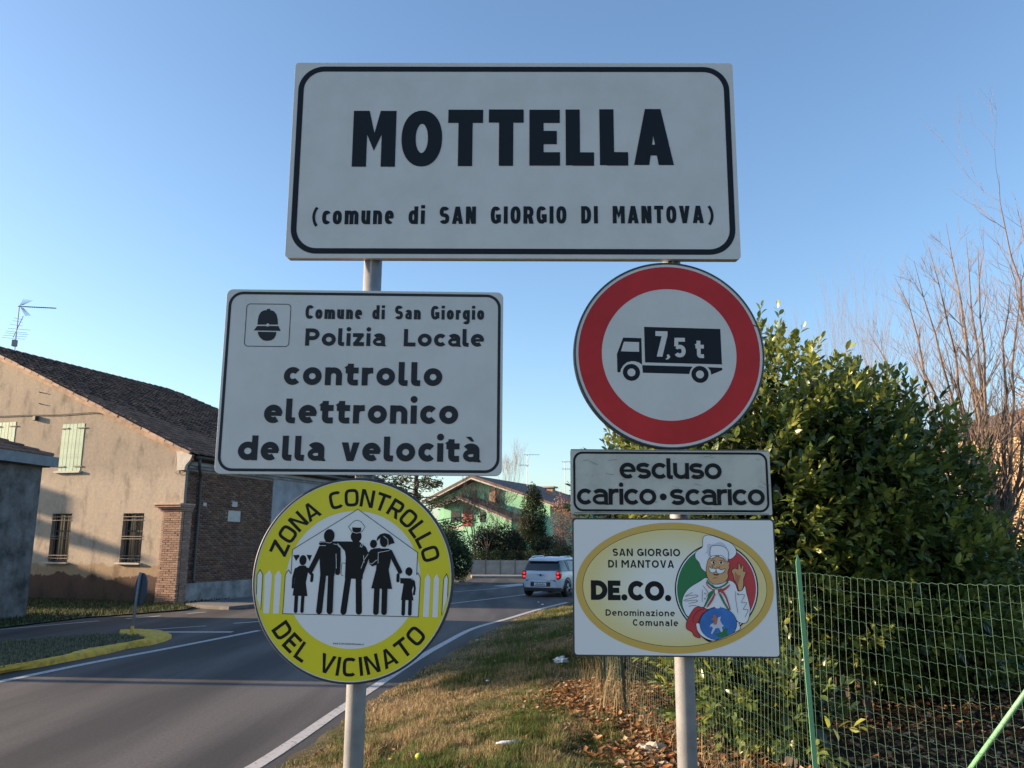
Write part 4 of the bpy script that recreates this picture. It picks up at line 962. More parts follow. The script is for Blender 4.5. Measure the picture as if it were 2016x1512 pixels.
MB().box(.004, .035, 2.42, 3.14, 2.85, 3.25).build('wall_plaque', M_stone, HH); MB().box(.004, .035, 2.62, 2.92, 3.40, 3.60).build('wall_plaque', M_stone, HH)
MB().box(.004, .03, 1.0, 1.18, 3.36, 3.48).build('patched_brick', M_stone, HH)
# corner pillar of bricks
MB().box(-.70, .06, -.085, .36, .0, 3.12).build('pillar_core', M_mortar, HH)
bk = mesh_data('brick', MB().box(-.5, .5, -.5, .5, -.5, .5), M_brick)
nc = 0
for r in range(41):
    z_ = .04 + r*.0752 
    wide = .02 if r < 9 else 0
    x = -.73 - wide; first = r % 2
    while x < .085:
        l = .115 if first else .24; first = 0; l = min(l, .10 + wide - x)
        if l > .04:
            o = link('brick', bk, HH); o.scale = (l-.012, .12, .062); o.location = (x + l/2, -.09 - wide + rb.uniform(-.008, .004), z_+.031); nc += 1
        x += l + .001
    y = -.02
    first = 1 - r % 2
    while y < .34:
        l = .12 if first else .24; first = 0; l = min(l, .36 - y)
        if l > .04: o = link('brick', bk, HH); o.scale = (.12, l-.012, .062); o.location = (.045 + wide + rb.uniform(-.004, .006), y + l/2, z_+.031); nc += 1
        y += l + .001
for (a, z0, z1_) in ((.04, 3.125, 3.19), (.10, 3.192, 3.26), (.18, 3.262, 3.34), (.22, 3.342, 3.40)):
    MB().box(-.76-a, .10+a*.5, -.15-a, .38, z0, z1_).build('pillar_cap', M_brick if z0 < 3.3 else M_verge, HH, bevel=.01)
# pale eave bracket, rake, gutter and downpipe
MB().prism([(-.28, 4.55), (.03, 4.55), (.08, 4.72), (.26, 4.90), (.34, 5.08), (-.10, 5.20), (-.36, 5.22), (-.30, 4.9)], -.13, -.002).build('eave_bracket', M_stone, HH, bevel=.01)
MB().tube([(.42, .0, 5.0), (.42, 14, 5.0)], .075, 10).build('gutter', M_pipe, HH, smooth=True)
MB().tube([(.42, .16, 4.98), (.42, .16, 4.8), (.36, .25, 4.62), (.15, .62, 4.45), (.12, .66, 4.3), (.12, .66, .78), (.16, .66, .70)], .055, 10).build('downpipe', M_pipe, HH, smooth=True)
for z_ in (1.6, 2.9, 4.1): MB().tube([(.12, .66, z_), (.12, .66, z_+.04)], .064, 10).build('pipe_bracket', M_pipe, HH)
sl = (9.86 - 5.15)/(HWD + .45)
def roofz(x): return 9.86 - (x + HWD)*sl
YH, YE = 10.7, 13.9
rf = MB(); ov = -.16
rf.add([(.45, ov, roofz(.45)-.06), (.45, YE, roofz(.45)-.06), (-HWD, YH, 9.80), (-HWD, ov, 9.80), (-2*HWD-.45, ov, roofz(.45)-.06), (-2*HWD-.45, YE, roofz(.45)-.06)], [(0, 1, 2, 3), (3, 2, 5, 4), (1, 5, 2)])
rf.add([(.45, ov, roofz(.45)-.14), (.45, YE, roofz(.45)-.14), (-HWD, YH, 9.72), (-HWD, ov, 9.72), (-2*HWD-.45, ov, roofz(.45)-.14), (-2*HWD-.45, YE, roofz(.45)-.14)], [(0, 3, 2, 1), (3, 4, 5, 2)])
roof = rf.build('roof', M_tiled, HH)
def tile_mb(w=.19, L=.42, h=.075):
    mb = MB(); a = [(w/2*math.cos(R(q)), h*math.sin(R(q))) for q in (0, 45, 90, 135, 180)]
    b_ = [(x*.8, z*.85) for x, z in a]
    vs = [(x, 0, z+.022) for x, z in a] + [(x, L, z) for x, z in b_]
    mb.add(vs, [(i, i+1, 6+i, 5+i) for i in range(4)] + [(0, 1, 2, 3, 4)]); return mb
tm = mesh_data('roof_tile', tile_mb(), M_tile)
def tiles(parent, p_eave, p_ridge_dir, along, n_rows, n_cols, rowstep, colstep, ok, near, jit=.012, wscale=1.0, maxparts=290, tilem=tm):
    """tiles laid from the eave upwards; each at eave + row*up + col*along"""
    up = Vector(p_ridge_dir).normalized(); al = Vector(along).normalized(); nn = al.cross(up); 
    if nn.z < 0: nn = -nn
    Rm = Matrix((al, up, nn)).transposed(); rr = random.Random(9); L = []
    for c in range(n_cols):
        for r in range(n_rows):
            p = Vector(p_eave) + up*(r*rowstep + rr.uniform(-.03, .03)) + al*((c+.5)*colstep + rr.uniform(-jit, jit)) + nn*(rr.uniform(0, .015))
            if ok(p): L.append((near(p), p, Rm @ Matrix.Rotation(rr.uniform(-.05, .05), 3, 'Z')))
    L.sort(key=lambda q: q[0])
    for d_, p, M in L[:maxparts]:
        o = link('roof_tile', tilem, parent); o.location = p; o.rotation_euler = M.to_euler()
    if L[maxparts:]:
        tv = np.array([v.co[:] for v in tilem.vertices]); k = len(tv); Vt = []; Ct = []; Ft = []
        fq = [(i, i+1, 6+i, 5+i) for i in range(4)]
        for d_, p, M in L[maxparts:]:
            b = len(Vt)*k; Vt.append(tv @ np.array(M).T + np.array(p)); Ft += [tuple(q + b for q in f_) for f_ in fq]
            c = np.array(rr.choice([(.19, .11, .075), (.12, .075, .058), (.22, .125, .08), (.085, .06, .05), (.15, .09, .065)]))*rr.uniform(.7, 1.2); Ct.append(np.tile(c, (k, 1)))
        o = np_mesh('roof_tiles', np.concatenate(Vt), np.array(Ft), M_tilej, parent, col=np.concatenate(Ct)); o['kind'] = 'stuff'
Minv = (Matrix.Translation(HC) @ Matrix.Rotation(H_RZ, 4, 'Z'))
tiles(HH, (.50, ov+.02, roofz(.50)-.05), (-1, 0, sl), (0, 1, 0), 36, 70, .335, .205, lambda p: p.y < YH + (p.x+HWD)/(HWD+.45)*(YE-YH) and p.x > -HWD,
      lambda p: (Minv @ p - Vector((0, 0, CAMZ))).length)
# hip and ridge caps
rc = mesh_data('ridge_tile', tile_mb(.26, .46, .12), M_tile)
def caps(a, b, parent, step=.40, mesh=rc, name='ridge_tile'):
    a = Vector(a); b = Vector(b); d_ = (b-a).normalized(); n = int((b-a).length/step); s_ = d_.cross(Vector((0, 0, 1))).normalized(); nn = s_.cross(d_)
    M = Matrix((s_, d_, nn)).transposed().to_euler()
    for k in range(n): o = link(name, mesh, parent); o.location = a + d_*step*k; o.rotation_euler = M
caps((-HWD, ov, 9.80), (-HWD, YH, 9.80), HH); caps((.45, YE, roofz(.45)-.03), (-HWD, YH, 9.80), HH)
# verge bricks along the rake
vt = mesh_data('verge_tile', MB().box(-.19, .19, -.075, .075, -.045, .045), M_verge)
vd = Vector((1, 0, -sl)).normalized(); ang = math.atan(sl)
for k in range(29):
    x = .28 - (k+.5)*.37
    o = link('verge_tile', vt, HH); o.location = (x, -.14 + rb.uniform(-.015, .01), roofz(x)-.10 + rb.uniform(-.01, .01)); o.rotation_euler = (0, ang + rb.uniform(-.02, .02), 0)
mb = MB()
def rk(x, dz): return (x, roofz(x) + dz)
mb.prism([rk(.30, -.32), rk(.30, -.17), rk(-HWD, -.17), rk(-HWD, -.30)], -.10, -.001).build('rake_moulding', M_verge, HH)
# cable, lamp, spikes
MB().tube([(x, -.05, z_) for x, z_ in ((-10.3, 6.95), (-9.1, 6.86), (-7.6, 6.84), (-6.0, 6.78), (-4.44, 6.80), (-3.9, 6.74), (-3.5, 6.62), (-1.6, 5.80), (-.5, 5.26), (-.08, 5.12))], .016, 6).build('wall_cable', M_pipe, HH)
MB().tube([(x, -.05, z_) for x, z_ in ((-.42, 4.98), (-.45, 4.5), (-.3, 4.42), (.02, 4.50))], .01, 5).build('wall_cable', M_pipe, HH)
MB().box(-7.2, -7.08, -.16, 0, 6.60, 6.78).build('junction_box', M_iron, HH, bevel=.01)
for x, z_ in ((-7.1, 7.7), (-7.05, 7.25), (-6.75, 5.38)): MB().tube([(x, .0, z_), (x+.02, -.12, z_+.01)], .02, 5).build('wall_spike', M_iron, HH)
# TV aerial on the ridge
AD = (Minv @ Vector((-HWD, 1.4, 9.9))).y
ae = empty('tv_aerial', tuple(on_y(27, 690, AD)), 0, 'tall television aerial rising from the old farmhouse roof', 'aerial')
def zz6(x, y): return on_y(x/2.223, 560 + y/2.223, AD) - ae.location
M_aer = mat('aerial_metal', (.20, .20, .21), .5, metal=.4)
MB().tube([zz6(62, 330), zz6(66, 265), zz6(85, 92)], .022, 6).build('mast', M_aer, ae)
MB().tube([zz6(80, 96), zz6(246, 104)], .022, 5).build('boom', M_aer, ae)
MB().tube([zz6(57, 232), zz6(102, 138)], .014, 5).build('boom', M_aer, ae)
dy = Vector((0, .3, 0))
for k in range(13): p = zz6(118 + k*9.6, 98+k*.45); MB().tube([p - Vector((0, .1, 0)), p + Vector((0, .1, 0))], .008, 4).build('element', M_aer, ae)
for k in range(6):
    t = k/5; MB().tube([zz6(86+t*14, 93-t*3), zz6(104+t*38, 64-t*8 + 14*t)], .007, 4).build('reflector_rod', M_aer, ae); MB().tube([zz6(90+t*12, 99+t*4), zz6(112+t*22, 138 - t*2)], .007, 4).build('reflector_rod', M_aer, ae)
for k, (xa, xb, yy) in enumerate(((60, 100, 150), (56, 98, 162), (44, 100, 178), (36, 132, 196), (26, 118, 208), (22, 124, 216), (14, 118, 226), (8, 110, 236))):
    MB().tube([zz6(xa, yy-4), zz6(xb, yy+4)], .008, 4).build('element', M_aer, ae)
MB().box(-.08, .08, -.08, .08, .18, .45).build('amplifier', M_aer, ae)
# ---------------- grey building at the left
LC = on_z(50, 1217); L_RZ = R(-9.1)
LB = frame_house('grey_outbuilding', tuple(LC), L_RZ, 'stained grey plastered building with blue grey gutter at the left edge', 'building')
LL, LD, LE = 9.6, 9.0, 4.16
mb = MB(); mb.add([(0, -LL, 0), (0, 0, 0), (0, 0, LE), (0, -LL, LE), (-LD, -LL, 0), (-LD, 0, 0), (-LD, 0, LE), (-LD, -LL, LE)], [(0, 1, 2, 3), (1, 5, 6, 2), (5, 4, 7, 6), (4, 0, 3, 7)]); mb.build('wall', M_grey, LB)
ls = .38; o_ = .16; RZ0 = LE + .25
mb = MB(); hx = LD/2 + o_; rzz = RZ0 + hx*ls
mb.add([(o_, -LL-o_, RZ0), (o_, o_, RZ0), (-LD-o_, o_, RZ0), (-LD-o_, -LL-o_, RZ0), (-LD/2, -hx+o_, rzz), (-LD/2, -LL-o_+hx, rzz)], [(0, 1, 4, 5), (1, 2, 4), (2, 3, 5, 4), (3, 0, 5), (0, 3, 2, 1)])
mb.build('roof', M_tiled, LB)
tiles(LB, (o_+.04, -LL-o_, RZ0+.02), (-1, 0, ls), (0, 1, 0), 15, 46, .335, .205, lambda p: p.x > -LD/2 and p.y < o_ + (p.x - o_)*1 and p.y > -LL-o_ - (p.x-o_), lambda p: -p.y, maxparts=200)
caps((o_, o_, RZ0+.03), (-LD/2, -hx+o_, rzz+.03), LB)
MB().prism([(.14, LE+.02), (.30, LE+.02), (.30, LE+.30), (.28, LE+.30), (.28, LE+.06), (.16, LE+.06), (.16, LE+.27), (.14, LE+.27)], -LL-o_, o_+.10).build('gutter', M_gutter, LB)
MB().box(-1.4, .13, o_+.0, o_+.10, LE+.03, LE+.27).build('gutter_return', M_gutter, LB)
MB().box(-LD-.1, .135, -LL-.1, .15, LE-.0, LE+.06).build('soffit', M_grey, LB)
# ---------------- unseen barn and roof slabs, added to cast shade on the gable
BN = frame_house('shade_caster_barn', tuple(Minv @ Vector((-28, -7.0, 0))), H_RZ, 'unseen barn with roof slabs beyond the left edge, added to shade the gable', 'barn')
MB().box(-4, .9, -3.5, 4, 0, 6.1).build('wall', M_grey, BN); MB().add([(-4.2, -3.6, 6.3), (1.0, -3.6, 6.62), (1.0, 4.2, 6.62), (-4.2, 4.2, 6.3)], [(0, 1, 2, 3)]).build('roof', M_tiled, BN)
MB().add([(.9, .06, 7.55), (.9, 3, 6.9), (.9, 3, 8.0), (.9, .06, 7.72), (.4, .06, 7.55), (.4, 3, 6.9), (.4, 3, 8.0), (.4, .06, 7.72)], [(0, 1, 2, 3), (4, 7, 6, 5), (0, 4, 5, 1), (1, 5, 6, 2), (2, 6, 7, 3), (3, 7, 4, 0)]).build('shade_slab', M_grey, BN)
MB().box(.3, .9, 1.07, 3.0, 8.12, 9.0).build('shade_slab', M_grey, BN)  # floating slabs invented to throw the shade bands across the gable
for y_ in (2.6, 2.9): MB().box(.5, .56, y_, y_+.05, 6.4, 8.2).build('leg', M_iron, BN)
# ---------------- green house in the distance
GP = on_y(1092, 1078, 70); GP.z = 0; G_RZ = R(-24.7)
GH = frame_house('green_house', tuple(GP), G_RZ, 'mint green house with stepped gables and brown roof in the distance')
GM = Matrix.Translation(GP) @ Matrix.Rotation(G_RZ, 4, 'Z'); GI = GM.inverted(); gn = GM.to_3x3() @ Vector((0, 1, 0))
def gl(px, py, y=0.0): q = GI @ on_plane(px, py, GM @ Vector((0, y, 0)), gn); return (q.x, q.z)
M_mint = mat('mint_paint', (.25, .54, .36), .85, var=.12, vscale=1.5)
M_brroof = mat('brown_roof', (.13, .095, .085), .9, var=.35, vscale=2)
M_white = mat('white_trim', (.42, .41, .38), .7)
M_redsh = mat('red_brown_shutter', (.26, .06, .04), .6)
ap = gl(940, 937); rt = gl(1094, 988); lf = gl(856, 982)
g0 = (ap[0] - rt[0]); 
MB().prism([(lf[0]+.5, 0), (rt[0]-.5, 0), (rt[0]-.5, rt[1]-.05), (ap[0], ap[1]-.35), (lf[0]+.5, lf[1]-.05)], 0, 15).build('wall', M_mint, GH)
def slope_roof(a, b, y0, y1, th, name='roof', m=M_brroof):
    o = MB().prism([a, b, (b[0], b[1]-th), (a[0], a[1]-th)], y0, y1).build(name, m, GH); return o
slope_roof(ap, (rt[0]+.6, rt[1]-.25), -1.3, 16, .22); slope_roof((ap[0]-.001, ap[1]), (lf[0]-.6, lf[1]-.25), -1.3, 16, .22)
mb = MB(); 
for a, b in ((ap, rt), (ap, lf)):
    MB().prism([(a[0], a[1]-.225), (b[0]+(.3 if b is rt else -.3), b[1]-.33), (b[0]+(.3 if b is rt else -.3), b[1]-.45), (a[0], a[1]-.36)], -1.28, -1.2).build('bargeboard', M_white, GH)
pa = gl(916, 977, -2.5); pr_ = gl(1018, 1021, -2.5); pl_ = gl(866, 995, -2.5)
MB().prism([(pl_[0]+.4, 0), (pr_[0]-.5, 0), (pr_[0]-.5, pr_[1]), (pa[0], pa[1]-.3), (pl_[0]+.4, pl_[1])], -2.5, -.01).build('porch_wall', M_mint, GH)
for b in (pr_, pl_):
    MB().prism([pa, (b[0], b[1]), (b[0], b[1]-.2), (pa[0], pa[1]-.2)], -3.6, .4).build('porch_roof', M_brroof, GH)
    MB().prism([(pa[0], pa[1]-.205), (b[0], b[1]-.205), (b[0], b[1]-.32), (pa[0], pa[1]-.32)], -3.58, -3.5).build('bargeboard', M_white, GH)
def gbox(px0, px1, py0, py1, y, d, name, m, th=0):
    a = gl(px0, py1, y); b = gl(px1, py0, y); return MB().box(a[0], b[0], y-d, y-.004, a[1], b[1]).build(name, m, GH)
gbox(966, 978, 957, 1000, 0, .3, 'chimney_breast', M_brick); gbox(979, 984, 957, 992, 0, .05, 'window', M_glass)
gbox(911, 931, 1005, 1036, -2.5, .06, 'shutter', M_redsh)
for k in range(8):
    a = gl(911, 1036, -2.56); b = gl(931, 1005, -2.56); z_ = a[1] + (b[1]-a[1])*(k+.5)/8; MB().box(a[0], b[0], -2.60, -2.566, z_-.03, z_+.03).build('slat', M_redsh, GH)
gbox(888, 907, 1006, 1027, -2.5, .05, 'window', M_glass); gbox(945, 955, 1008, 1028, -2.5, .05, 'window', M_glass)
gbox(884, 914, 1036, 1042, -3.3, .1, 'balcony_rail', M_white)
ch = gl(1081, 972, 7.0); MB().box(ch[0]-.35, ch[0]+.35, 7, 7.7, ch[1]-1.2, ch[1]+.55).build('chimney', M_brick, GH)
MB().box(ch[0]-.55, ch[0]+.55, 6.8, 7.9, ch[1]+.56, ch[1]+.68).build('chimney_cap', M_verge, GH)
def aerial(px, ptop, pbase, D, lab, arms):
    b = on_y(px, pbase, D); t_ = on_y(px, ptop, D); o = empty('tv_aerial', tuple(b), 0, lab, 'aerial'); h = t_.z - b.z
    MB().tube([(0, 0, 0), (0, 0, h)], .03, 5).build('mast', M_aer, o)
    for dz, l0, l1 in arms:
        MB().tube([(l0, 0, h-dz), (l1, 0, h-dz)], .02, 4).build('boom', M_aer, o)
        for k in range(6): x = l0 + (l1-l0)*k/5; MB().tube([(x, -.1, h-dz-.12), (x, .1, h-dz+.12)], .012, 4).build('element', M_aer, o)
aerial(1038, 893, 965, 78, 'thin tall television aerial left of the chimney of the green house', [(0.1, -.3, 1.1), (1.1, -.7, .1)])
aerial(1113, 905, 970, 80, 'thin television aerial right of the chimney beside the white plate', [(0.2, -.3, .9), (.9, -.3, .6)])
# low concrete wall
CW = empty('concrete_wall', (-2.6, 55.1, 0), R(1.5), 'low grey concrete panel wall under the clipped hedge across the road', 'wall')
M_conc = mat('grey_concrete', (.33, .32, .30), .9, var=.25, vscale=2, rand=.08)
cp = mesh_data('panel', MB().box(.03, .93, .0, .08, .12, 1.02), M_conc); cq = mesh_data('post', MB().box(-.045, .028, -.03, .12, .1, 1.08), mat('wall_post', (.16, .15, .14), .9))
for k in range(14):
    o = link('panel', cp, CW); o.location = (k*.96+.0, 0, 0); o = link('post', cq, CW); o.location = (k*.96, 0, 0)
# tan stone house at the right
T0 = on_y(1835, 850, 25); T1 = on_y(2090, 900, 22); td = (T1-T0).to_2d(); ta = math.atan2(td.y, td.x)
TH = frame_house('stone_house', (T0.x, T0.y, .3), ta, 'tan stone house half hidden by bare branches at the right edge')
M_tan = mat('tan_stone', (.48, .36, .20), .9, color2=(.33, .25, .15), vscale=5, lo=.4, hi=.6, bump=.4, bscale=14)
tz = T0.z - .3
MB().box(0, 9, 0, 7, 0, tz-.3).build('wall', M_tan, TH)
MB().prism([(-.5, tz-.3), (9.5, tz-.3), (9.5, tz-.1), (-.5, tz-.1)], -.5, 7.5).build('eaves', M_brroof, TH)
MB().add([(-.5, -.5, tz-.1), (9.5, -.5, tz-.1), (9.5, 3.5, tz+1.2), (-.5+4, 3.5, tz+1.2), (-.5, 7.5, tz-.1), (9.5, 7.5, tz-.1)], [(0, 1, 2, 3), (0, 3, 4), (3, 2, 5, 4)]).build('roof', M_brroof, TH)
rw = random.Random(4)
sb = mesh_data('stone', MB().box(-.5, .5, -.5, .5, -.5, .5), mat('stone_block', (.50, .38, .22), .9, var=.25, vscale=5, rand=.2))
for r in range(12):
    x = .05 - (.25 if r % 2 else 0) ; 
    while x < 5:
        l = rw.uniform(.4, .62)
        if x > 0: o = link('stone', sb, TH); o.scale = (l-.025, .06, .275); o.location = (x + l/2, -.02 + rw.uniform(-.01, .01), tz-.46-r*.30); 
        x += l

# ================================================================== PLANTS
M_leaf = tint_mat('laurel_leaf', .32, .22, .55)
M_fol = tint_mat('foliage', .6, .2, .3)
M_bark = mat('bark', (.16, .125, .10), .9, var=.4, vscale=6, bump=.4, bscale=30)
M_twig = mat('pale_twig', (.165, .125, .10), .85, var=.25, vscale=4)
M_dkbark = mat('dark_bark', (.07, .055, .045), .9, var=.3, vscale=6)
LF = np.array([(0, 0, 0), (-.20, .33, .05), (0, .36, 0), (.20, .33, .05), (-.20, .70, .02), (0, .72, -.04), (.20, .70, .02), (0, 1.0, -.12)])
LFF = [(0, 3, 2), (0, 2, 1), (2, 3, 6, ), (2, 6, 5), (1, 2, 5), (1, 5, 4), (5, 6, 7), (4, 5, 7)]
LFF = np.array(LFF)
def leaf_frames(P, D, L, tints):
    """P base points, D directions -> joined leaf mesh arrays"""
    n = len(P); D = D/np.linalg.norm(D, axis=1, keepdims=True)
    ref = np.tile([0, 0, 1.], (n, 1)) + rng.normal(0, .45, (n, 3)); X = np.cross(D, ref); X /= np.linalg.norm(X, axis=1, keepdims=True); Z = np.cross(X, D)
    V = P[:, None, :] + L[:, None, None]*(LF[None, :, 0:1]*X[:, None, :] + LF[None, :, 1:2]*D[:, None, :] + LF[None, :, 2:3]*Z[:, None, :])
    return V, X, D, Z
def join_leaves(name, V, tint, m, parent):
    n = len(V); F_ = (LFF[None] + (np.arange(n)*8)[:, None, None]).reshape(-1, 3)
    o = np_mesh(name, V.reshape(-1, 3), F_, m, parent, col=np.repeat(tint, 8, 0)); o['kind'] = 'stuff'; return o
def laurel(name, lab, base, blobs, nshoot, seed, nparts=0, leafL=.125, upright=.8):
    global rng
    rng = np.random.default_rng(seed)
    o = empty(name, base, 0, lab, 'shrub', 'laurel shrubs behind the wire fence')
    P = []; D = []; Lh = []; T = []
    vols = np.array([b[3]*b[4]*b[5] for b in blobs])**(2/3); vols /= vols.sum()
    sh = []
    for bi, (cx, cy, cz, rx, ry, rz) in enumerate(blobs):
        n = int(nshoot*vols[bi]); u = rng.normal(0, 1, (n, 3)); u /= np.linalg.norm(u, axis=1, keepdims=True)
        lump = 1 + .10*np.sin(u[:, 0]*5+bi)+.08*np.sin(u[:, 2]*7+u[:, 1]*4)
        rr = rng.uniform(.62, 1.0, n)**.6 * lump; tip = rng.uniform(0, 1, n) < .08; rr[tip] += .06
        c = np.array((cx, cy, cz)) + u*rr[:, None]*np.array((rx, ry, rz)); 
        nor = u/np.array((rx, ry, rz)); nor /= np.linalg.norm(nor, axis=1, keepdims=True)
        ax = nor*1.0 + np.array((0, 0, upright*.75)) + rng.normal(0, .28, (n, 3)); ax /= np.linalg.norm(ax, axis=1, keepdims=True)
        k = c[:, 2] > .5 + .75*np.exp(-((c[:, 1]-8.95)/.3)**2); sh.append(np.concatenate([c[k], ax[k], rr[k, None]], 1))
    sh = np.concatenate(sh); stems = MB()
    for s_ in sh:
        c, ax, r_ = s_[:3], s_[3:6], s_[6]; n = rng.integers(7, 13); ln = rng.uniform(.18, .34); a0 = rng.uniform(0, 6.28)
        o1 = np.cross(ax, [.3, .2, 1.]); o1 /= np.linalg.norm(o1); o2 = np.cross(ax, o1); tone = rng.uniform(.75, 1.25); yel = rng.uniform(0, 1)**1.3*(.95 if r_ > .92 else .35)
        for k in range(n):
            t = k/(n-1); a = a0 + k*2.4; rad = o1*math.cos(a) + o2*math.sin(a); e = .35 + 1.0*t
            P.append(c + ax*ln*t); D.append(rad*(1.15-.75*t) + ax*e); Lh.append(leafL*rng.uniform(.7, 1.12)*(1-.25*t*(t > .85)))
            base_c = np.array((.048, .088, .024)); yc = np.array((.26, .28, .055)); q = min(.85, yel + .35*t*yel*2)  # yellow on outer shoots and tips paints in sunlit leaves
            T.append((base_c*(1-q) + yc*q)*tone)
    P, D, Lh, T = map(np.array, (P, D, Lh, T)); V, X, DD, Z = leaf_frames(P, D, Lh, T)
    dist = np.linalg.norm(P - np.array((0, 0, CAMZ)), axis=1); order = np.argsort(dist); solo = order[:nparts]; rest = order[nparts:]
    if nparts:
        base_me = []
        for q in range(5):
            me = bpy.data.meshes.new('leaf'); me.from_pydata([tuple(v) for v in LF], [], [tuple(f) for f in LFF]); a = me.color_attributes.new('tint', 'FLOAT_COLOR', 'POINT')
            c = np.ones((8, 4), dtype=np.float32); c[:, :3] = T[solo[q*37 % nparts]]; a.data.foreach_set('color', c.ravel()); me.materials.append(M_leaf); base_me.append(me)
        for j, i in enumerate(solo):
            l = link('leaf', base_me[j % 5], o); M = Matrix.Identity(4)
            for r in range(3): M[r][0], M[r][1], M[r][2], M[r][3] = X[i][r]*Lh[i], DD[i][r]*Lh[i], Z[i][r]*Lh[i], P[i][r] - base[r]
            l.matrix_local = M
    iV = []
    for (cx, cy, cz, rx, ry, rz) in blobs:
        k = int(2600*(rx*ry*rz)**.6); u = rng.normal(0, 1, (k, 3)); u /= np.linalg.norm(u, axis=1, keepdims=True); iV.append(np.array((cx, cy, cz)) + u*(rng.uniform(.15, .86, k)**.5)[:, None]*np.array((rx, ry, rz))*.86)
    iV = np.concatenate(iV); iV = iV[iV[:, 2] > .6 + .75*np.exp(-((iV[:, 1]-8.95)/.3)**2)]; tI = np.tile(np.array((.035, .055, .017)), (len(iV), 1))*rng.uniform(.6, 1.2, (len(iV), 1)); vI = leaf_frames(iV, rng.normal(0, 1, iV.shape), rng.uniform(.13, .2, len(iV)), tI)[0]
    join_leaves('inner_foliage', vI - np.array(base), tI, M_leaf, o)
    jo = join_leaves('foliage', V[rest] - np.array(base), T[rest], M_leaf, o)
    mb = MB(); rr = random.Random(seed)
    for (cx, cy, cz, rx, ry, rz) in blobs:
        for k in range(9):
            a = rr.uniform(0, 6.28); q = rr.uniform(.2, .85)
            mb.tube([(cx-base[0]+rr.uniform(-.2, .2), cy-base[1]+rr.uniform(-.2, .2), .3-base[2]), (cx-base[0]+math.cos(a)*rx*q*.5, cy-base[1]+math.sin(a)*ry*q*.5, cz-base[2]), (cx-base[0]+math.cos(a)*rx*q, cy-base[1]+math.sin(a)*ry*q, cz-base[2]+rz*.7)], [.04, .025, .008], 5)
    mb.build('branches', M_dkbark, o)
    return o
laurel('laurel_shrub', 'big glossy laurel shrub right of the road signs, behind the green fence', (3.6, 9.5, .4),
       [(2.75, 9.5, 2.45, 1.35, 1.4, 2.0), (4.1, 10.0, 2.2, 1.5, 1.5, 1.75), (5.2, 10.5, 1.35, .95, 1.2, 1.2), (3.6, 9.2, 1.5, 1.9, 1.2, 1.1), (2.3, 8.3, 2.4, .7, .7, 1.0), (3.3, 8.6, 2.8, .8, .6, .9)], 6600, 21, nparts=290, leafL=.122)
laurel('laurel_shrub', 'smaller laurel seen behind and left of the round red sign', (2.3, 12.3, .4), [(1.9, 12.2, 2.3, .8, 1.2, 1.55), (2.9, 12.4, 2.2, 1.0, 1.2, 1.7)], 700, 22)
laurel('laurel_shrub', 'low laurel shoots pushing against the fence behind the right pole', (1.9, 7.4, .45), [(1.83, 7.3, .98, .42, .8, .42), (2.15, 6.6, .85, .25, .4, .3)], 240, 23, leafL=.105)
rng = np.random.default_rng(99)
def cloud(name, lab, cat, base, blobs, n, size, pal, parent_trunk=True, group=None, shell=.55, m=None, trunk_h=None, flat=1.0, kind=None):
    """crown of small leaf faces spread through ellipsoids"""
    o = empty(name, base, 0, lab, cat, group)
    vol = np.array([b[3]*b[4]*b[5] for b in blobs])**(2/3); vol /= vol.sum(); P = []
    for bi, (cx, cy, cz, rx, ry, rz) in enumerate(blobs):
        k = int(n*vol[bi]); u = rng.normal(0, 1, (k, 3)); u /= np.linalg.norm(u, axis=1, keepdims=True)
        lump = 1 + .12*np.sin(u[:, 0]*6+bi*2)*np.sin(u[:, 2]*5+bi) + .08*np.sin(u[:, 1]*11+u[:, 2]*9)
        P.append(np.array((cx, cy, cz)) + u*(rng.uniform(shell**3, 1, k)**(1/3)*lump)[:, None]*np.array((rx, ry, rz)))
    P = np.concatenate(P) - np.array(base); P = P[P[:, 2] > .02]
    D = rng.normal(0, 1, P.shape); D[:, 2] *= flat; L = size*rng.uniform(.6, 1.3, len(P)); pal = np.array(pal)
    clump = np.sin(P[:, 0]*2.3/size*.1+P[:, 2]*3)*.25+1
    T = pal[rng.integers(0, len(pal), len(P))]*clump[:, None]*rng.uniform(.7, 1.3, (len(P), 1)); T = np.clip(T, 0, 1)
    D /= np.linalg.norm(D, axis=1, keepdims=True); ref = rng.normal(0, 1, P.shape); X = np.cross(D, ref); X /= np.linalg.norm(X, axis=1, keepdims=True)
    L_ = L[:, None]; V = np.stack([P - D*L_*.5, P + X*L_*.28, P + D*L_*.5, P - X*L_*.28], 1).reshape(-1, 3); F_ = np.arange(len(P)*4).reshape(-1, 4)
    c = np_mesh('foliage', V, F_, m or M_fol, o, col=np.repeat(T, 4, 0)); c['kind'] = 'stuff'
    if parent_trunk:
        h = trunk_h or max(b[2] for b in blobs) - base[2]; mb = MB(); rr = random.Random(len(P))
        mb.tube([(0, 0, 0), (.05, 0, h*.5), (0, .05, h)], [max(.05, h*.025), h*.018, h*.006], 7); mb.build('trunk', M_dkbark, o, smooth=True)
    return o
MINR = [.0025]
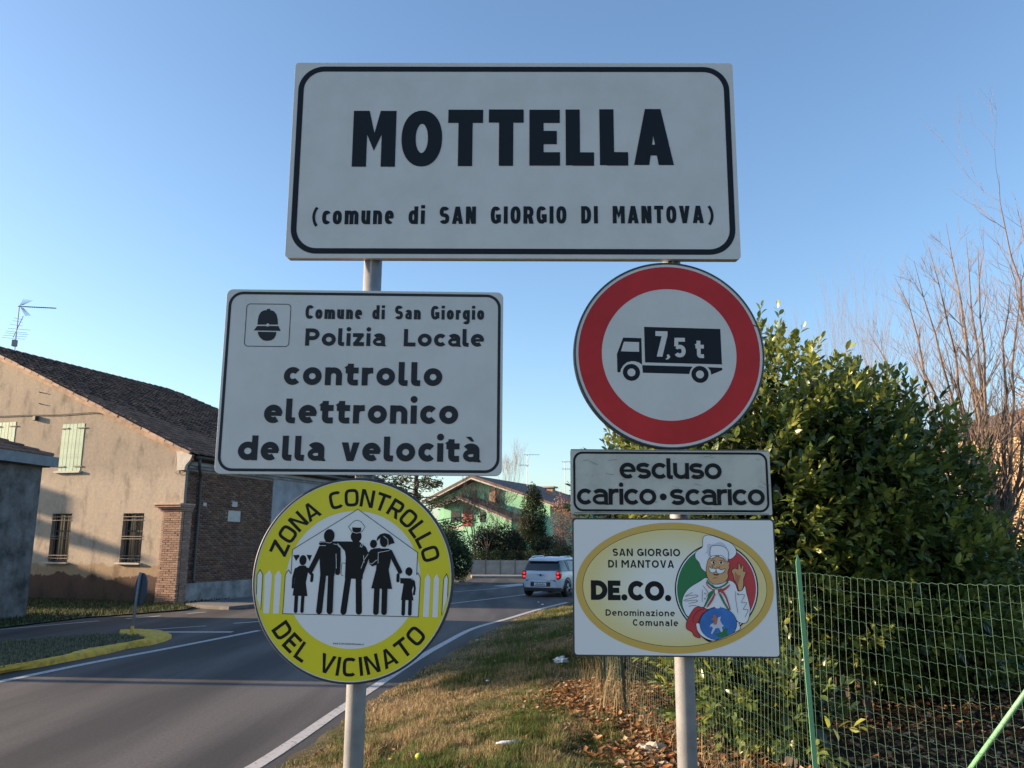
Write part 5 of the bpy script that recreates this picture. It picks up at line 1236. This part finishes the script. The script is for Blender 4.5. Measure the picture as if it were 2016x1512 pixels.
def rand_tree(mb, p, d, ln, r, depth, rr, spread=.5, up=.25, kids=3, seg=3):
    pts = [Vector(p)]; rad = [r]; d = Vector(d).normalized(); nodes = []
    for k in range(seg):
        d = (d + Vector((rr.gauss(0, .10), rr.gauss(0, .10), up*.25 + rr.gauss(0, .06)))).normalized()
        pts.append(pts[-1] + d*ln/seg); rad.append(r*(1 - .55*(k+1)/seg)); nodes.append((pts[-1].copy(), d.copy(), rad[-1]))
    mb.tube(pts, rad, 5 if r > .03 else (4 if r > .01 else 3), cap=False)
    if depth == 0: return
    for k in range(kids):
        q, dd, r_ = nodes[rr.randrange(0 if depth < 3 else 1, len(nodes))] if k else nodes[-1]
        a = rr.uniform(0, 6.28); s_ = dd.orthogonal().normalized(); t_ = dd.cross(s_); nd = dd + (s_*math.cos(a) + t_*math.sin(a))*spread*rr.uniform(.5, 1.3) + Vector((0, 0, up))
        rand_tree(mb, q, nd, ln*rr.uniform(.55, .85), max(r_*rr.uniform(.55, .85), MINR[0]), depth-1, rr, spread, up, kids, seg)
def bare_tree(name, lab, base, h, r, seed, depth=5, spread=.5, up=.25, kids=3, m=None, group=None, lean=(0, 0), trunk_frac=.3):
    o = empty(name, base, 0, lab, 'tree', group); rr = random.Random(seed); mb = MB(); top = Vector((lean[0]*h*trunk_frac, lean[1]*h*trunk_frac, h*trunk_frac))
    MB().tube([(0, 0, -.05), top*.5 + Vector((.02*h*.2, 0, 0)), top], [r, r*.85, r*.72], 9).build('trunk', m or M_bark, o, smooth=True)
    for k in range(4):
        a = 6.28*k/4 + rr.uniform(-.4, .4); d = Vector((math.cos(a)*spread, math.sin(a)*spread, 1))
        rand_tree(mb, top, d, h*.30, r*.5, depth-1, rr, spread, up, kids)
    mb.build('branches', m or M_bark, o); return o
# many-stemmed bare tree at the right, stems drawn from the stool to their tips
TD = 13.0; tb = on_y(1962, 1090, TD); tbz = .45
bt = empty('bare_tree', (tb.x, TD, tbz), 0, 'leafless many stemmed tree standing at right behind the laurel', 'tree')
rr = random.Random(17); mbt = MB()
stems = [((1925, 990), (1760, 545), .040), ((1940, 1000), (1800, 515), .035), ((1950, 960), (1862, 440), .045), ((1960, 1000), (1900, 470), .040), ((1965, 980), (1925, 485), .036), ((1930, 1010), (1705, 645), .030), ((1965, 940), (1985, 565), .04),
         ((1945, 1020), (1745, 745), .028), ((1975, 1000), (2010, 525), .035), ((1940, 980), (1830, 485), .034), ((1955, 1000), (1885, 565), .03), ((1970, 1010), (2060, 605), .035), ((1950, 1000), (1780, 665), .026), ((1950, 1010), (1850, 645), .026)]
for i, (a, b, r) in enumerate(stems):
    yb = TD + rr.uniform(-1.2, 1.2); A = Vector((rr.uniform(-.15, .15), rr.uniform(-.15, .15), 0)); B = on_y(*b, yb) - bt.location; M1 = on_y(*a, TD) - bt.location
    c1 = Vector((M1.x*.9, rr.uniform(-.1, .1), max(.6, M1.z*.9))); pts = []
    for k in range(15):
        t = k/14; p = A*(1-t)**2 + c1*2*t*(1-t) + B*t*t; p += Vector((rr.gauss(0, .025), rr.gauss(0, .025), rr.gauss(0, .01)))*(1 if k else 0); pts.append(p)
    rad = [r*1.5*(1-k/14)**.85 + .003 for k in range(15)]; mbt.tube(pts, rad, 6, cap=False)
    for k in range(5, 14):
        for j in range(3 if k < 8 else 3):
            d = (pts[k]-pts[k-1]).normalized(); s_ = d.orthogonal(); s_.rotate(Matrix.Rotation(rr.uniform(0, 6.28), 3, d)); nd = d + s_*rr.uniform(.3, .7) + Vector((0, 0, .2))
            rand_tree(mbt, pts[k], nd, rr.uniform(.35, 1.2)*(1.15-k/18), rad[k]*.42+.0015, 2, rr, .45, .22, 3)
mbt.build('branches', M_twig, bt)
mb = MB()
for k in range(6): mb.tube([(rr.uniform(-.16, .16), rr.uniform(-.16, .16), -.1), (rr.uniform(-.2, .1), rr.uniform(-.1, .1), 1.2)], [.075, .05], 7)
mb.build('trunk', M_bark, bt, smooth=True)
# tall tree whose tip rises at the right edge
b = on_y(2110, 1000, 15); bt2 = empty('bare_tree', (b.x, 15, .45), 0, 'taller bare tree with its tip at the right edge of the view', 'tree'); mb = MB(); rr = random.Random(8)
for tip, r in (((1962, 345), .060), ((2004, 400), .05), ((2065, 330), .06), ((2012, 500), .045)):
    B = on_y(*tip, 15) - bt2.location; pts = []
    for k in range(17):
        t = k/16; pts.append(Vector((B.x*(t**1.2) + rr.gauss(0, .03), rr.gauss(0, .03), B.z*t)))
    rad = [r*(1-k/16)**.9 + .003 for k in range(17)]; mb.tube(pts, rad, 6, cap=False)
    for k in range(4, 16):
        for j in range(2):
            d = (pts[k]-pts[k-1]).normalized(); s_ = d.orthogonal(); s_.rotate(Matrix.Rotation(rr.uniform(0, 6.28), 3, d)); rand_tree(mb, pts[k], d*.9 + s_*rr.uniform(.4, .8), rr.uniform(.4, 1.1), rad[k]*.45+.001, 2, rr, .5, .2, 3)
mb.build('branches', M_twig, bt2); MB().tube([(0, 0, -.1), (0, 0, .8)], [.14, .11], 9).build('trunk', M_bark, bt2, smooth=True)
# distant leafless trees over the laurel
for i, (px, py, D, lab) in enumerate(((1570, 600, 33, 'faint leafless tree just over the crown of the laurel, leftmost of three'), (1665, 560, 30, 'leafless tree whose twigs rise over the laurel in the middle of three'), (1740, 640, 27, 'leafless tree over the right shoulder of the laurel, rightmost of three'))):
    t_ = on_y(px, py, D); bare_tree('bare_tree', lab, (t_.x, D, .2), (t_.z-.2)*.86, .10, 40+i, depth=5, spread=.33, up=.45, kids=3, m=M_twig, group='leafless trees behind the laurel', trunk_frac=.35)
# brown beech hedge at the right edge
b = on_y(2040, 900, 20); cloud('beech_hedge', 'brown leaved hedge rising at the right edge of the view', 'hedge', (b.x+.6, 20, .2), [(b.x+.6, 20, 3.3, 1.15, 1.5, 3.2), (b.x+2.0, 20.5, 3.6, 1.5, 1.5, 3.5)], 15000, .10, [(.25, .14, .08), (.32, .19, .11), (.18, .10, .06), (.22, .15, .10)])
# distance
b = on_y(815, 1060, 58)
o = empty('cedar_tree', (b.x, 58, 0), 0, 'dark spreading cedar seen between the speed sign and the round yellow sign', 'tree')
rr = random.Random(31); P = []; mb = MB()
for k in range(46):
    h = 2.5 + k*.16 + rr.uniform(-.1, .1); a = rr.uniform(0, 6.28); ln = (1.35 - k/46)*rr.uniform(2.6, 4.2); A = Vector((0, 0, h)); B = Vector((math.cos(a)*ln, math.sin(a)*ln, h + rr.uniform(-.1, .9)))
    mb.tube([A, (A+B)/2 + Vector((0, 0, .15)), B], [.06, .035, .01], 4, cap=False)
    for j in range(150):
        t = rr.uniform(.2, 1); c = A.lerp(B, t); s_ = .55*(1.15-t); P.append((c.x + rr.gauss(0, s_*.7), c.y + rr.gauss(0, s_*.7), c.z + rr.gauss(0, .13) - .1))
P = np.array(P); D = rng.normal(0, 1, P.shape); D[:, 2] *= .5; D /= np.linalg.norm(D, axis=1, keepdims=True); X = np.cross(D, rng.normal(0, 1, P.shape)); X /= np.linalg.norm(X, axis=1, keepdims=True)
V = np.stack([P - D*.14, P + X*.045, P + D*.14, P - X*.045], 1).reshape(-1, 3)
c = np_mesh('foliage', V, np.arange(len(P)*4).reshape(-1, 4), M_fol, o, col=np.repeat(np.array((.030, .045, .022))*rng.uniform(.6, 1.5, (len(P), 1)), 4, 0)); c['kind'] = 'stuff'
mb.build('limbs', M_dkbark, o); MB().tube([(0, 0, 0), (0, 0, 5), (.1, 0, 9.6)], [.32, .2, .04], 9).build('trunk', M_dkbark, o, smooth=True)
DKG = [(.028, .045, .018), (.04, .06, .022), (.022, .035, .016)]
def bp(px, D): return on_y(px, 1078, D).x
cloud('clipped_hedge', 'dark clipped hedge beside the road, right of the round yellow sign', 'hedge', (bp(885, 45), 45, 0), [(bp(880, 45), 45, 1.5, 1.35, 1.3, 1.35), (bp(850, 45), 45.5, 1.6, 1.7, 1.4, 1.4), (bp(908, 45), 45, 1.1, .62, 1.0, 1.0)], 26000, .085, DKG, shell=.6)
cloud('box_hedge', 'low clipped hedge growing on top of the grey concrete wall', 'hedge', (0, 56, .1), [(-2.2+k*1.1, 56.1, .95, .85, .6, .80) for k in range(12)], 24000, .09, DKG, False, shell=.5)
cloud('columnar_evergreen', 'dark conical evergreen in front of the green house', 'tree', (bp(1048, 62), 62, 0), [(bp(1047, 62), 62, 2.2, 1.35, 1.2, 2.2), (bp(1049, 62), 62, 4.0, 1.0, .9, 2.0), (bp(1050, 62), 62, 5.4, .55, .5, 1.2)], 15000, .13, DKG, shell=.5)
cloud('dark_shrub', 'dark rounded shrub under the bare garden trees before the green house', 'shrub', (bp(975, 60), 60, 0), [(bp(955, 60), 60, 1.8, 1.3, 1.0, 1.6), (bp(985, 60), 60, 2.0, 1.5, 1.2, 1.6), (bp(1010, 60), 60.5, 1.7, 1.0, 1.0, 1.3), (bp(1085, 60), 60.5, 1.5, 1.2, 1.0, 1.3)], 20000, .13, [(.03, .035, .02), (.05, .04, .035), (.035, .05, .02)], shell=.2)
cloud('yellow_green_shrub', 'yellow green shrub at the foot of the green house beside the dark hedge', 'shrub', (bp(878, 60), 60, 0), [(bp(880, 60), 60, 2.2, .9, .8, 1.5)], 3500, .12, [(.12, .13, .04), (.09, .11, .03)], shell=.4)
cloud('beech_shrub', 'pinkish brown dry shrub beside the white plate, right of the evergreen', 'shrub', (bp(1108, 60), 60, 0), [(bp(1108, 60), 60, 3.4, .95, .8, 2.4), (bp(1125, 60), 60, 3.0, 1.2, .9, 2.5)], 7000, .10, [(.30, .17, .12), (.36, .22, .16), (.22, .13, .09)], shell=.2)
cloud('low_shrub', 'olive shrub behind the wall next to the car roof', 'shrub', (bp(1110, 57.6), 57.6, 0), [(bp(1105, 57.6), 57.6, 1.3, .9, .6, .9), (bp(1130, 57.6), 57.6, 1.2, 1.1, .6, .9)], 4000, .10, [(.06, .065, .03), (.08, .07, .035)], shell=.4)
MINR[0] = .007
for i, (px, D, top, r, dep, lab) in enumerate(((936, 63, 955, .10, 6, 'bare garden tree before the left part of the green house gable'), (960, 61, 960, .09, 6, 'bare garden tree before the brick chimney breast of the green house'), (1000, 64, 985, .08, 5, 'small bare garden tree left of the dark evergreen'))):
    t_ = on_y(px, top, D-4); D -= 4; bare_tree('bare_tree', lab, (t_.x, D, 0), t_.z*.95, r, 60+i, depth=dep, spread=.55, up=.2, kids=3, m=M_dkbark, group='bare garden trees by the green house', trunk_frac=.28)
MINR[0] = .004; t_ = on_y(1004, 925, 95); bare_tree('bare_tree', 'far thin bare tree just right of the speed sign edge', (t_.x, 95, 0), t_.z, .15, 77, depth=6, spread=.35, up=.35, kids=3, m=M_twig, trunk_frac=.4)
cloud('dark_garden_shrub', 'dark shrub in the garden shade at the right edge behind the laurel', 'shrub', (7.6, 12.5, .4), [(7.4, 12.6, 1.2, 1.6, 1.0, 1.3), (9.4, 12.5, 1.3, 1.6, 1.2, 1.5)], 9000, .10, DKG + [(.07, .05, .03)], shell=.3)
cloud('evergreen_hedge', 'dark evergreen hedge closing the garden behind the laurel', 'hedge', (3.5, 15.5, .4), [(2.4+k*1.4, 15.5+k*.1, 1.4, 1.1, .7, 1.5) for k in range(8)], 24000, .10, DKG, shell=.3)
o = cloud('shade_caster_tree', 'unseen evergreen beyond the left edge, added to shade the verge', 'tree', (-22, 14.3, 0), [(-22, 14.0, 7.0, 2.2, 2.3, 2.0), (-21, 12.8, 6.4, 1.4, 1.2, 1.2), (-23, 15.4, 6.3, 1.6, 1.2, 1.4)], 9000, .30, DKG, shell=.2)  # out-of-view crown added for the shade it drops on the verge
MINR[0] = .0025
# background belt of trees closing the horizon behind the signs
belt = []
for k in range(34):
    x = -75 + k*6.5 + rr.uniform(-2, 2)
    if -14 < x < 14: continue
    belt.append((x, 118 + rr.uniform(-8, 8), 3.0, 4.6, 3.5, rr.uniform(3.0, 4.5)))
cloud('far_wood', 'far dark belt of trees low on the horizon', 'trees', (0, 118, 0), belt, 26000, .55, DKG + [(.10, .075, .05)], False, kind='stuff')['kind'] = 'stuff'

# ================================================================== WIRE FENCE
M_wire = mat('green_plastic_wire', (.085, .18, .125), .5)
M_wire_l = M_wire
M_gpost = mat('pale_green_post', (.15, .36, .20), .5, var=.15, vscale=10)
M_dpost = mat('dark_green_post', (.03, .055, .04), .6)
TOP = 1.935; BOT = .52
fn = empty('wire_fence', (FEN[1].x, FEN[1].y, .45), 0, 'green wire mesh fence with pale green posts below the laurel', 'fence')
FO = Vector((FEN[1].x, FEN[1].y, .45)); rr = random.Random(2)
for si in range(3):
    A, B = FEN[si], FEN[si+1]; Ln = (B-A).length; d = (B-A).normalized(); nrm = Vector((-d.y, d.x, 0)); nv = int(Ln/(.052 if si < 2 else .16))
    nh = 19
    ph = rr.uniform(0, 6)
    def off(t, z): return nrm*(.012*math.sin(t*2.1+z*3+ph) + .006*math.sin(t*7+z*5)) + Vector((0, 0, .008*math.sin(t*3.1+ph) - .02*math.sin(math.pi*min(1, t/Ln))))
    for k in range(nh):
        z_ = BOT + (TOP-BOT)*k/(nh-1); pts = []; m_ = max(2, int(Ln/(.026 if si < 2 else .16)))
        for j in range(m_+1):
            t = Ln*j/m_; pts.append(A + d*t + Vector((0, 0, z_ + (.0035 if j % 2 else -.0035))) + off(t, z_) - FO)
        MB().tube(pts, .00075 if 0 < k < nh-1 else .0013, 3, cap=False).build('wire', M_wire, fn)
    for k in range(nv):
        t = Ln*(k+.5)/nv; pts = [A + d*t + Vector((0, 0, BOT + (TOP-BOT)*q/6)) + off(t, BOT + (TOP-BOT)*q/6) - FO for q in range(7)]
        MB().tube(pts, .00065, 3, cap=False).build('wire', M_wire, fn)
# posts: angle-iron shaped
def tpost(p, zt, m, w=.027, lean=(0, 0)):
    a = Vector(p) - FO; b = Vector((p[0]+lean[0], p[1]+lean[1], zt)) - FO; mb = MB()
    for (x0, x1, y0, y1) in ((-w/2, w/2, -.003, .003), (-.003, .003, .003, w)):
        vs = [a + Vector((x, y, 0)) for x, y in ((x0, y0), (x1, y0), (x1, y1), (x0, y1))] + [b + Vector((x, y, 0)) for x, y in ((x0, y0), (x1, y0), (x1, y1), (x0, y1))]
        mb.add(vs, [(0, 3, 2, 1), (4, 5, 6, 7), (0, 1, 5, 4), (1, 2, 6, 5), (2, 3, 7, 6), (3, 0, 4, 7)])
    mb.add([b + Vector(v) for v in ((-w/2, -.003, 0), (w/2, -.003, 0), (w/2, .003, 0), (-w/2, .003, 0), (0, 0, .05))], [(0, 1, 4), (1, 2, 4), (2, 3, 4), (3, 0, 4)])
    mb.build('post', m, fn)
tpost((FEN[1].x, FEN[1].y-.01, .3), 2.0, M_gpost, lean=(-.045, 0))
tpost((FEN[2].x, FEN[2].y, .3), 1.93, M_dpost); tpost((FEN[2].x+.14, FEN[2].y-.65, .3), 1.95, M_dpost, .03, (-.10, 0)); tpost((FEN[0].x, FEN[0].y, .3), 2.0, M_gpost); tpost((FEN[3].x, FEN[3].y, .3), 1.95, M_dpost)
fd = (FEN[1]-FEN[0]).normalized(); fnn = Vector((-fd.y, fd.x, 0))
q0 = on_plane(2016, 1368, FEN[0] + fnn*-.03, fnn); q1 = on_plane(1912, 1512, FEN[0] + fnn*-.03, fnn); dq = (q0-q1).normalized()
MB().tube([q1 - dq*.35 - FO, q0 + dq*.45 - FO], .0125, 8).build('brace', M_gpost, fn, smooth=True)

# ================================================================== CAR
cpos = on_z(1065, 1175.5); CA = empty('parked_car', (cpos.x, cpos.y, 0), R(-23), 'pale blue small car driving away with its red tail lights lit', 'car'); CA.name = 'car'
M_body = mat('pale_blue_car_paint', (.52, .59, .66), .28, spec=.5, coat=.6)
M_roofw = mat('white_car_roof', (.58, .64, .72), .25, coat=.6)
M_cglass = mat('car_glass', (.015, .02, .025), .06, spec=.8)
M_tyre = mat('tyre', (.012, .012, .012), .8); M_blk = mat('black_trim', (.02, .02, .022), .6); M_rim2 = mat('alloy', (.4, .4, .4), .3, metal=.8); M_chr = mat('chrome', (.8, .8, .8), .12, metal=1)
M_tl = bpy.data.materials.new('tail_light_glow'); M_tl.use_nodes = True; _b = M_tl.node_tree.nodes['Principled BSDF']; _b.inputs['Base Color'].default_value = (.5, .01, .01, 1); _b.inputs['Emission Color'].default_value = (1, .03, .04, 1); _b.inputs['Emission Strength'].default_value = .5
def loft(secs, m, name, parent, closed_ends=True, bevel=0, smooth=True):
    """secs: list of (y, [(x,z)...]) right half outline from bottom centre to top centre, mirrored"""
    mb = MB(); k = None
    for y, h in secs:
        f = [(x, y, z) for x, z in h] + [(-x, y, z) for x, z in h[::-1] if x > 1e-6]
        k = len(f); mb.v += f
    n = len(secs)
    mb.f = [(i*k+j, i*k+(j+1) % k, (i+1)*k+(j+1) % k, (i+1)*k+j) for i in range(n-1) for j in range(k)]
    if closed_ends: mb.f += [tuple(range(k))[::-1], tuple((n-1)*k+j for j in range(k))]
    o = mb.build(name, m, parent, smooth=False)
    if bevel: bv = o.modifiers.new('b', 'BEVEL'); bv.width = bevel; bv.segments = 3; bv.limit_method = 'ANGLE'; bv.angle_limit = R(25)
    if smooth:
        for p in o.data.polygons: p.use_smooth = True
    return o
def low(wd, zb, zt): return [(0, zb), (wd*.80, zb), (wd*.95, zb+.06), (wd, zb+.22), (wd*1.0, zt-.30), (wd*.97, zt-.08), (wd*.90, zt), (0, zt)]
loft([(-.03, low(.60, .45, .92)), (.0, low(.70, .40, .98)), (.10, low(.80, .33, 1.03)), (.30, low(.87, .27, 1.05)), (.9, low(.895, .25, 1.05)), (2.3, low(.895, .25, 1.03)), (3.0, low(.895, .25, .98)), (3.7, low(.86, .28, .90)), (4.0, low(.76, .32, .80))], M_body, 'body', CA, bevel=.03)
def up_(wd, zt, wt): return [(0, 1.02), (wd, 1.02), (wt, zt), (wt*.94, zt+.012), (0, zt+.02)]
loft([(.10, up_(.76, 1.05, .74)), (.22, up_(.80, 1.24, .72)), (.36, up_(.82, 1.42, .64)), (.8, up_(.85, 1.46, .67)), (1.9, up_(.86, 1.46, .67)), (2.35, up_(.85, 1.36, .66)), (2.95, up_(.82, 1.04, .80))], M_cglass, 'greenhouse', CA, bevel=.015)
loft([(.22, [(0, 1.40), (.60, 1.40), (.61, 1.43), (.54, 1.47), (0, 1.50)]), (.34, [(0, 1.42), (.665, 1.42), (.67, 1.46), (.60, 1.52), (0, 1.555)]), (1.2, [(0, 1.44), (.70, 1.44), (.70, 1.49), (.63, 1.55), (0, 1.585)]), (2.0, [(0, 1.44), (.72, 1.44), (.72, 1.48), (.66, 1.54), (0, 1.57)]), (2.35, [(0, 1.37), (.68, 1.37), (.68, 1.40), (.6, 1.44), (0, 1.46)])], M_roofw, 'roof', CA, bevel=.015)
for s_ in (-1, 1):
    MB().tube([(s_*.60, .45, 1.52), (s_*.60, .6, 1.585), (s_*.60, 1.8, 1.59), (s_*.60, 1.95, 1.54)], .018, 6).build('roof_rail', M_roofw, CA)
    MB().add([(s_*.865, .95, 1.05), (s_*.72, .95, 1.44), (s_*.72, 1.03, 1.44), (s_*.865, 1.05, 1.05)], [(0, 1, 2, 3)]).build('door_pillar', M_blk, CA)
    # tail light: dark housing, two lit rings
    q = se(0, 0, .095, .165, 0, 360, 2.8, 24)[:-1]; tl = MB().prism([(s_*.725 + x, .86 + z) for x, z in q], -.01, .20).build('tail_light', mat('tail_housing', (.25, .01, .015), .2), CA, bevel=.01)
    for zz in (.94, .80): MB().prism([(s_*.725 + x, zz + z) for x, z in se(0, 0, .055, .045, 0, 360, 2, 18)[:-1]], -.022, -.011).build('lamp', M_tl, tl)
    for y_, nm in ((.72, 'wheel'), (3.25, 'wheel')):
        mb = MB(); pr0 = [(.20, -.11), (.30, -.115), (.335, -.08), (.34, 0), (.335, .08), (.30, .115), (.20, .11)]; nn_ = 28
        vs = [(s_*.80 + o_, y_ + r_*math.cos(2*math.pi*k/nn_), .34 + r_*math.sin(2*math.pi*k/nn_)) for r_, o_ in pr0 for k in range(nn_)]
        mb.add(vs, [(i*nn_+k, i*nn_+(k+1) % nn_, (i+1)*nn_+(k+1) % nn_, (i+1)*nn_+k) for i in range(6) for k in range(nn_)]); wh = mb.build('wheel', M_tyre, CA, smooth=True)
        mb = MB()
        for k in range(5):
            a = 2*math.pi*k/5; mb.tube([(s_*.885, y_, .34), (s_*.885, y_ + .2*math.cos(a), .34 + .2*math.sin(a))], [.035, .028], 5)
        mb.tube([(s_*.80, y_, .34), (s_*.87, y_, .34)], [.2, .2], 20); mb.build('rim', M_rim2, wh)
        ar = se(y_, .36, .42, .40, 0, 180, 2, 16); ai = se(y_, .36, .36, .345, 0, 180, 2, 16)
        n = len(ar); vs = [(s_*.905, a, b) for a, b in ar] + [(s_*.905, a, b) for a, b in ai] + [(s_*.80, a, b) for a, b in ar] + [(s_*.70, a, b) for a, b in ai]
        mb = MB(); mb.add(vs, [(i, i+1, n+i+1, n+i) for i in range(n-1)] + [(i, i+1, 2*n+i+1, 2*n+i) for i in range(n-1)] + [(n+i, n+i+1, 3*n+i+1, 3*n+i) for i in range(n-1)]); mb.build('wheel_arch', M_blk, CA)
mb = MB(); pl_ = [(-.86, .42), (-.80, .14), (-.62, -.02), (-.3, -.07), (.3, -.07), (.62, -.02), (.80, .14), (.86, .42)]
for zz in ((.36, .66), (.22, .355)):
    mb = MB(); n = len(pl_); mb.add([(x*(.985 if zz[0] < .3 else 1), y + (.03 if zz[0] < .3 else 0), zz[0]) for x, y in pl_] + [(x*(.985 if zz[0] < .3 else 1), y + (.03 if zz[0] < .3 else 0), zz[1]) for x, y in pl_], [tuple(range(n)), tuple(range(n, 2*n))] + [(i, (i+1) % n, n+(i+1) % n, n+i) for i in range(n)])
    mb.build('bumper' if zz[0] > .3 else 'lower_bumper', M_body if zz[0] > .3 else M_blk, CA, bevel=.03)
MB().box(-.42, .42, -.085, -.055, .42, .58).build('plate_recess', M_blk, CA, bevel=.01)
np_ = MB().box(-.26, .26, -.095, -.086, .45, .56).build('number_plate', M_sign_new, CA)
P = Print(-.0955); rr = random.Random(4); x = -.2
for k in range(7): P.poly([(x, .475), (x+.035, .475), (x+.035, .54), (x, .54)] if k % 2 else [(x, .475), (x+.04, .48), (x+.02, .54)], lay=1); x += .06
P.build('plate_marks', M_black, np_)
for s_ in (-1, 1): MB().box(s_*.36-.08, s_*.36+.08, -.10, -.072, .60, .63).build('reflector', M_chr, CA, bevel=.008)
em = MB().prism(se(0, .86, .05, .05, 0, 360, 2, 20)[:-1], -.05, .01).build('emblem', M_chr, CA)
for s_ in (-1, 1): MB().prism([(s_*.05, .875), (s_*.17, .885), (s_*.13, .855), (s_*.05, .845)], -.045, .01).build('emblem_wing', M_chr, em)
MB().prism(se(0, .86, .03, .03, 0, 360, 2, 16)[:-1], -.056, -.051).build('emblem_centre', M_blk, em)
MB().box(-.70, .70, .02, .03, .70, .705).build('tailgate_seam', M_blk, CA)

# ================================================================== LITTER
M_paper = mat('white_plastic', (.70, .72, .76), .5)
def crumple(name, lab, cat, p, sx, sy, sz, m, seed):
    rr = random.Random(seed); bm = bmesh.new(); bmesh.ops.create_icosphere(bm, subdivisions=3, radius=1)
    for v in bm.verts:
        f = .9 + .75*mn.noise((v.co.x*2.2+seed, v.co.y*2.2, v.co.z*2.2)) + rr.uniform(-.10, .10); v.co = Vector((v.co.x*sx*f, v.co.y*sy*f, max(-.3, v.co.z)*sz*f))
    me = bpy.data.meshes.new(name); bm.to_mesh(me); bm.free(); me.materials.append(m); o = link(name, me); o.location = p; tag(o, lab, cat); return o
def gp(px, py):
    z_ = .4
    for _ in range(12):
        p = on_z(px, py, z_); z_ = gz(p.x, p.y)
    return p
crumple('crumpled_paper', 'crumpled white paper lying on the shaded grass left of the cook panel', 'litter', gp(1105, 1310) + Vector((0, 0, .06)), .10, .05, .06, M_paper, 1)
for i, (px, py, s_, lab) in enumerate(((1068, 1192, .05, 'tiny white scrap on the grass below the car'), (1060, 1187, .035, 'faint white scrap beside the tiny scrap below the car'), (939, 1263, .03, 'small white scrap on the grass near the white road line'), (1091, 1417, .03, 'small white crumb of litter in the front grass below the crumpled paper'), (960, 1345, .025, 'white speck of litter in the middle of the shaded grass'))):
    crumple('litter_scrap', lab, 'litter', gp(px, py) + Vector((0, 0, .03)), s_, s_*.6, s_*.5, M_paper, 10+i)
bpx = gp(1000, 1484); bo = empty('plastic_bottle', tuple(bpx + Vector((0, 0, .085))), R(12), 'flattened clear bottle with a blue label lying in the front grass', 'bottle')
mb = MB().tube([(-.10, 0, 0), (-.08, 0, 0), (-.06, 0, .0), (.05, .0, 0), (.09, 0, 0)], [.008, .012, .026, .028, .02], 10); o = mb.build('bottle_body', M_paper, bo, smooth=True); o.scale = (1, 1, .6)
o = MB().tube([(.035, 0, 0), (.075, 0, 0)], [.0295, .0285], 10).build('bottle_label', mat('blue_label', (.03, .25, .55), .5), bo, smooth=True); o.scale = (1, 1, .62)
bm = bmesh.new(); bmesh.ops.create_uvsphere(bm, u_segments=20, v_segments=12, radius=.033); me = bpy.data.meshes.new('tennis_ball'); bm.to_mesh(me); bm.free(); me.materials.append(mat('tennis_felt', (.42, .46, .06), .9, bump=.3, bscale=300)); me.polygons.foreach_set('use_smooth', [True]*len(me.polygons))
o = link('ball', me); o.location = gp(824, 1512) + Vector((0, 0, .085)); tag(o, 'yellow green ball lying in the grass at the bottom edge', 'ball')
crumple('stone', 'pale round stone half covered by fallen leaves near the right pole', 'stone', gp(1287, 1488) + Vector((0, 0, .02)), .13, .09, .07, mat('pale_stone', (.42, .38, .32), .9, var=.3, vscale=12), 33)
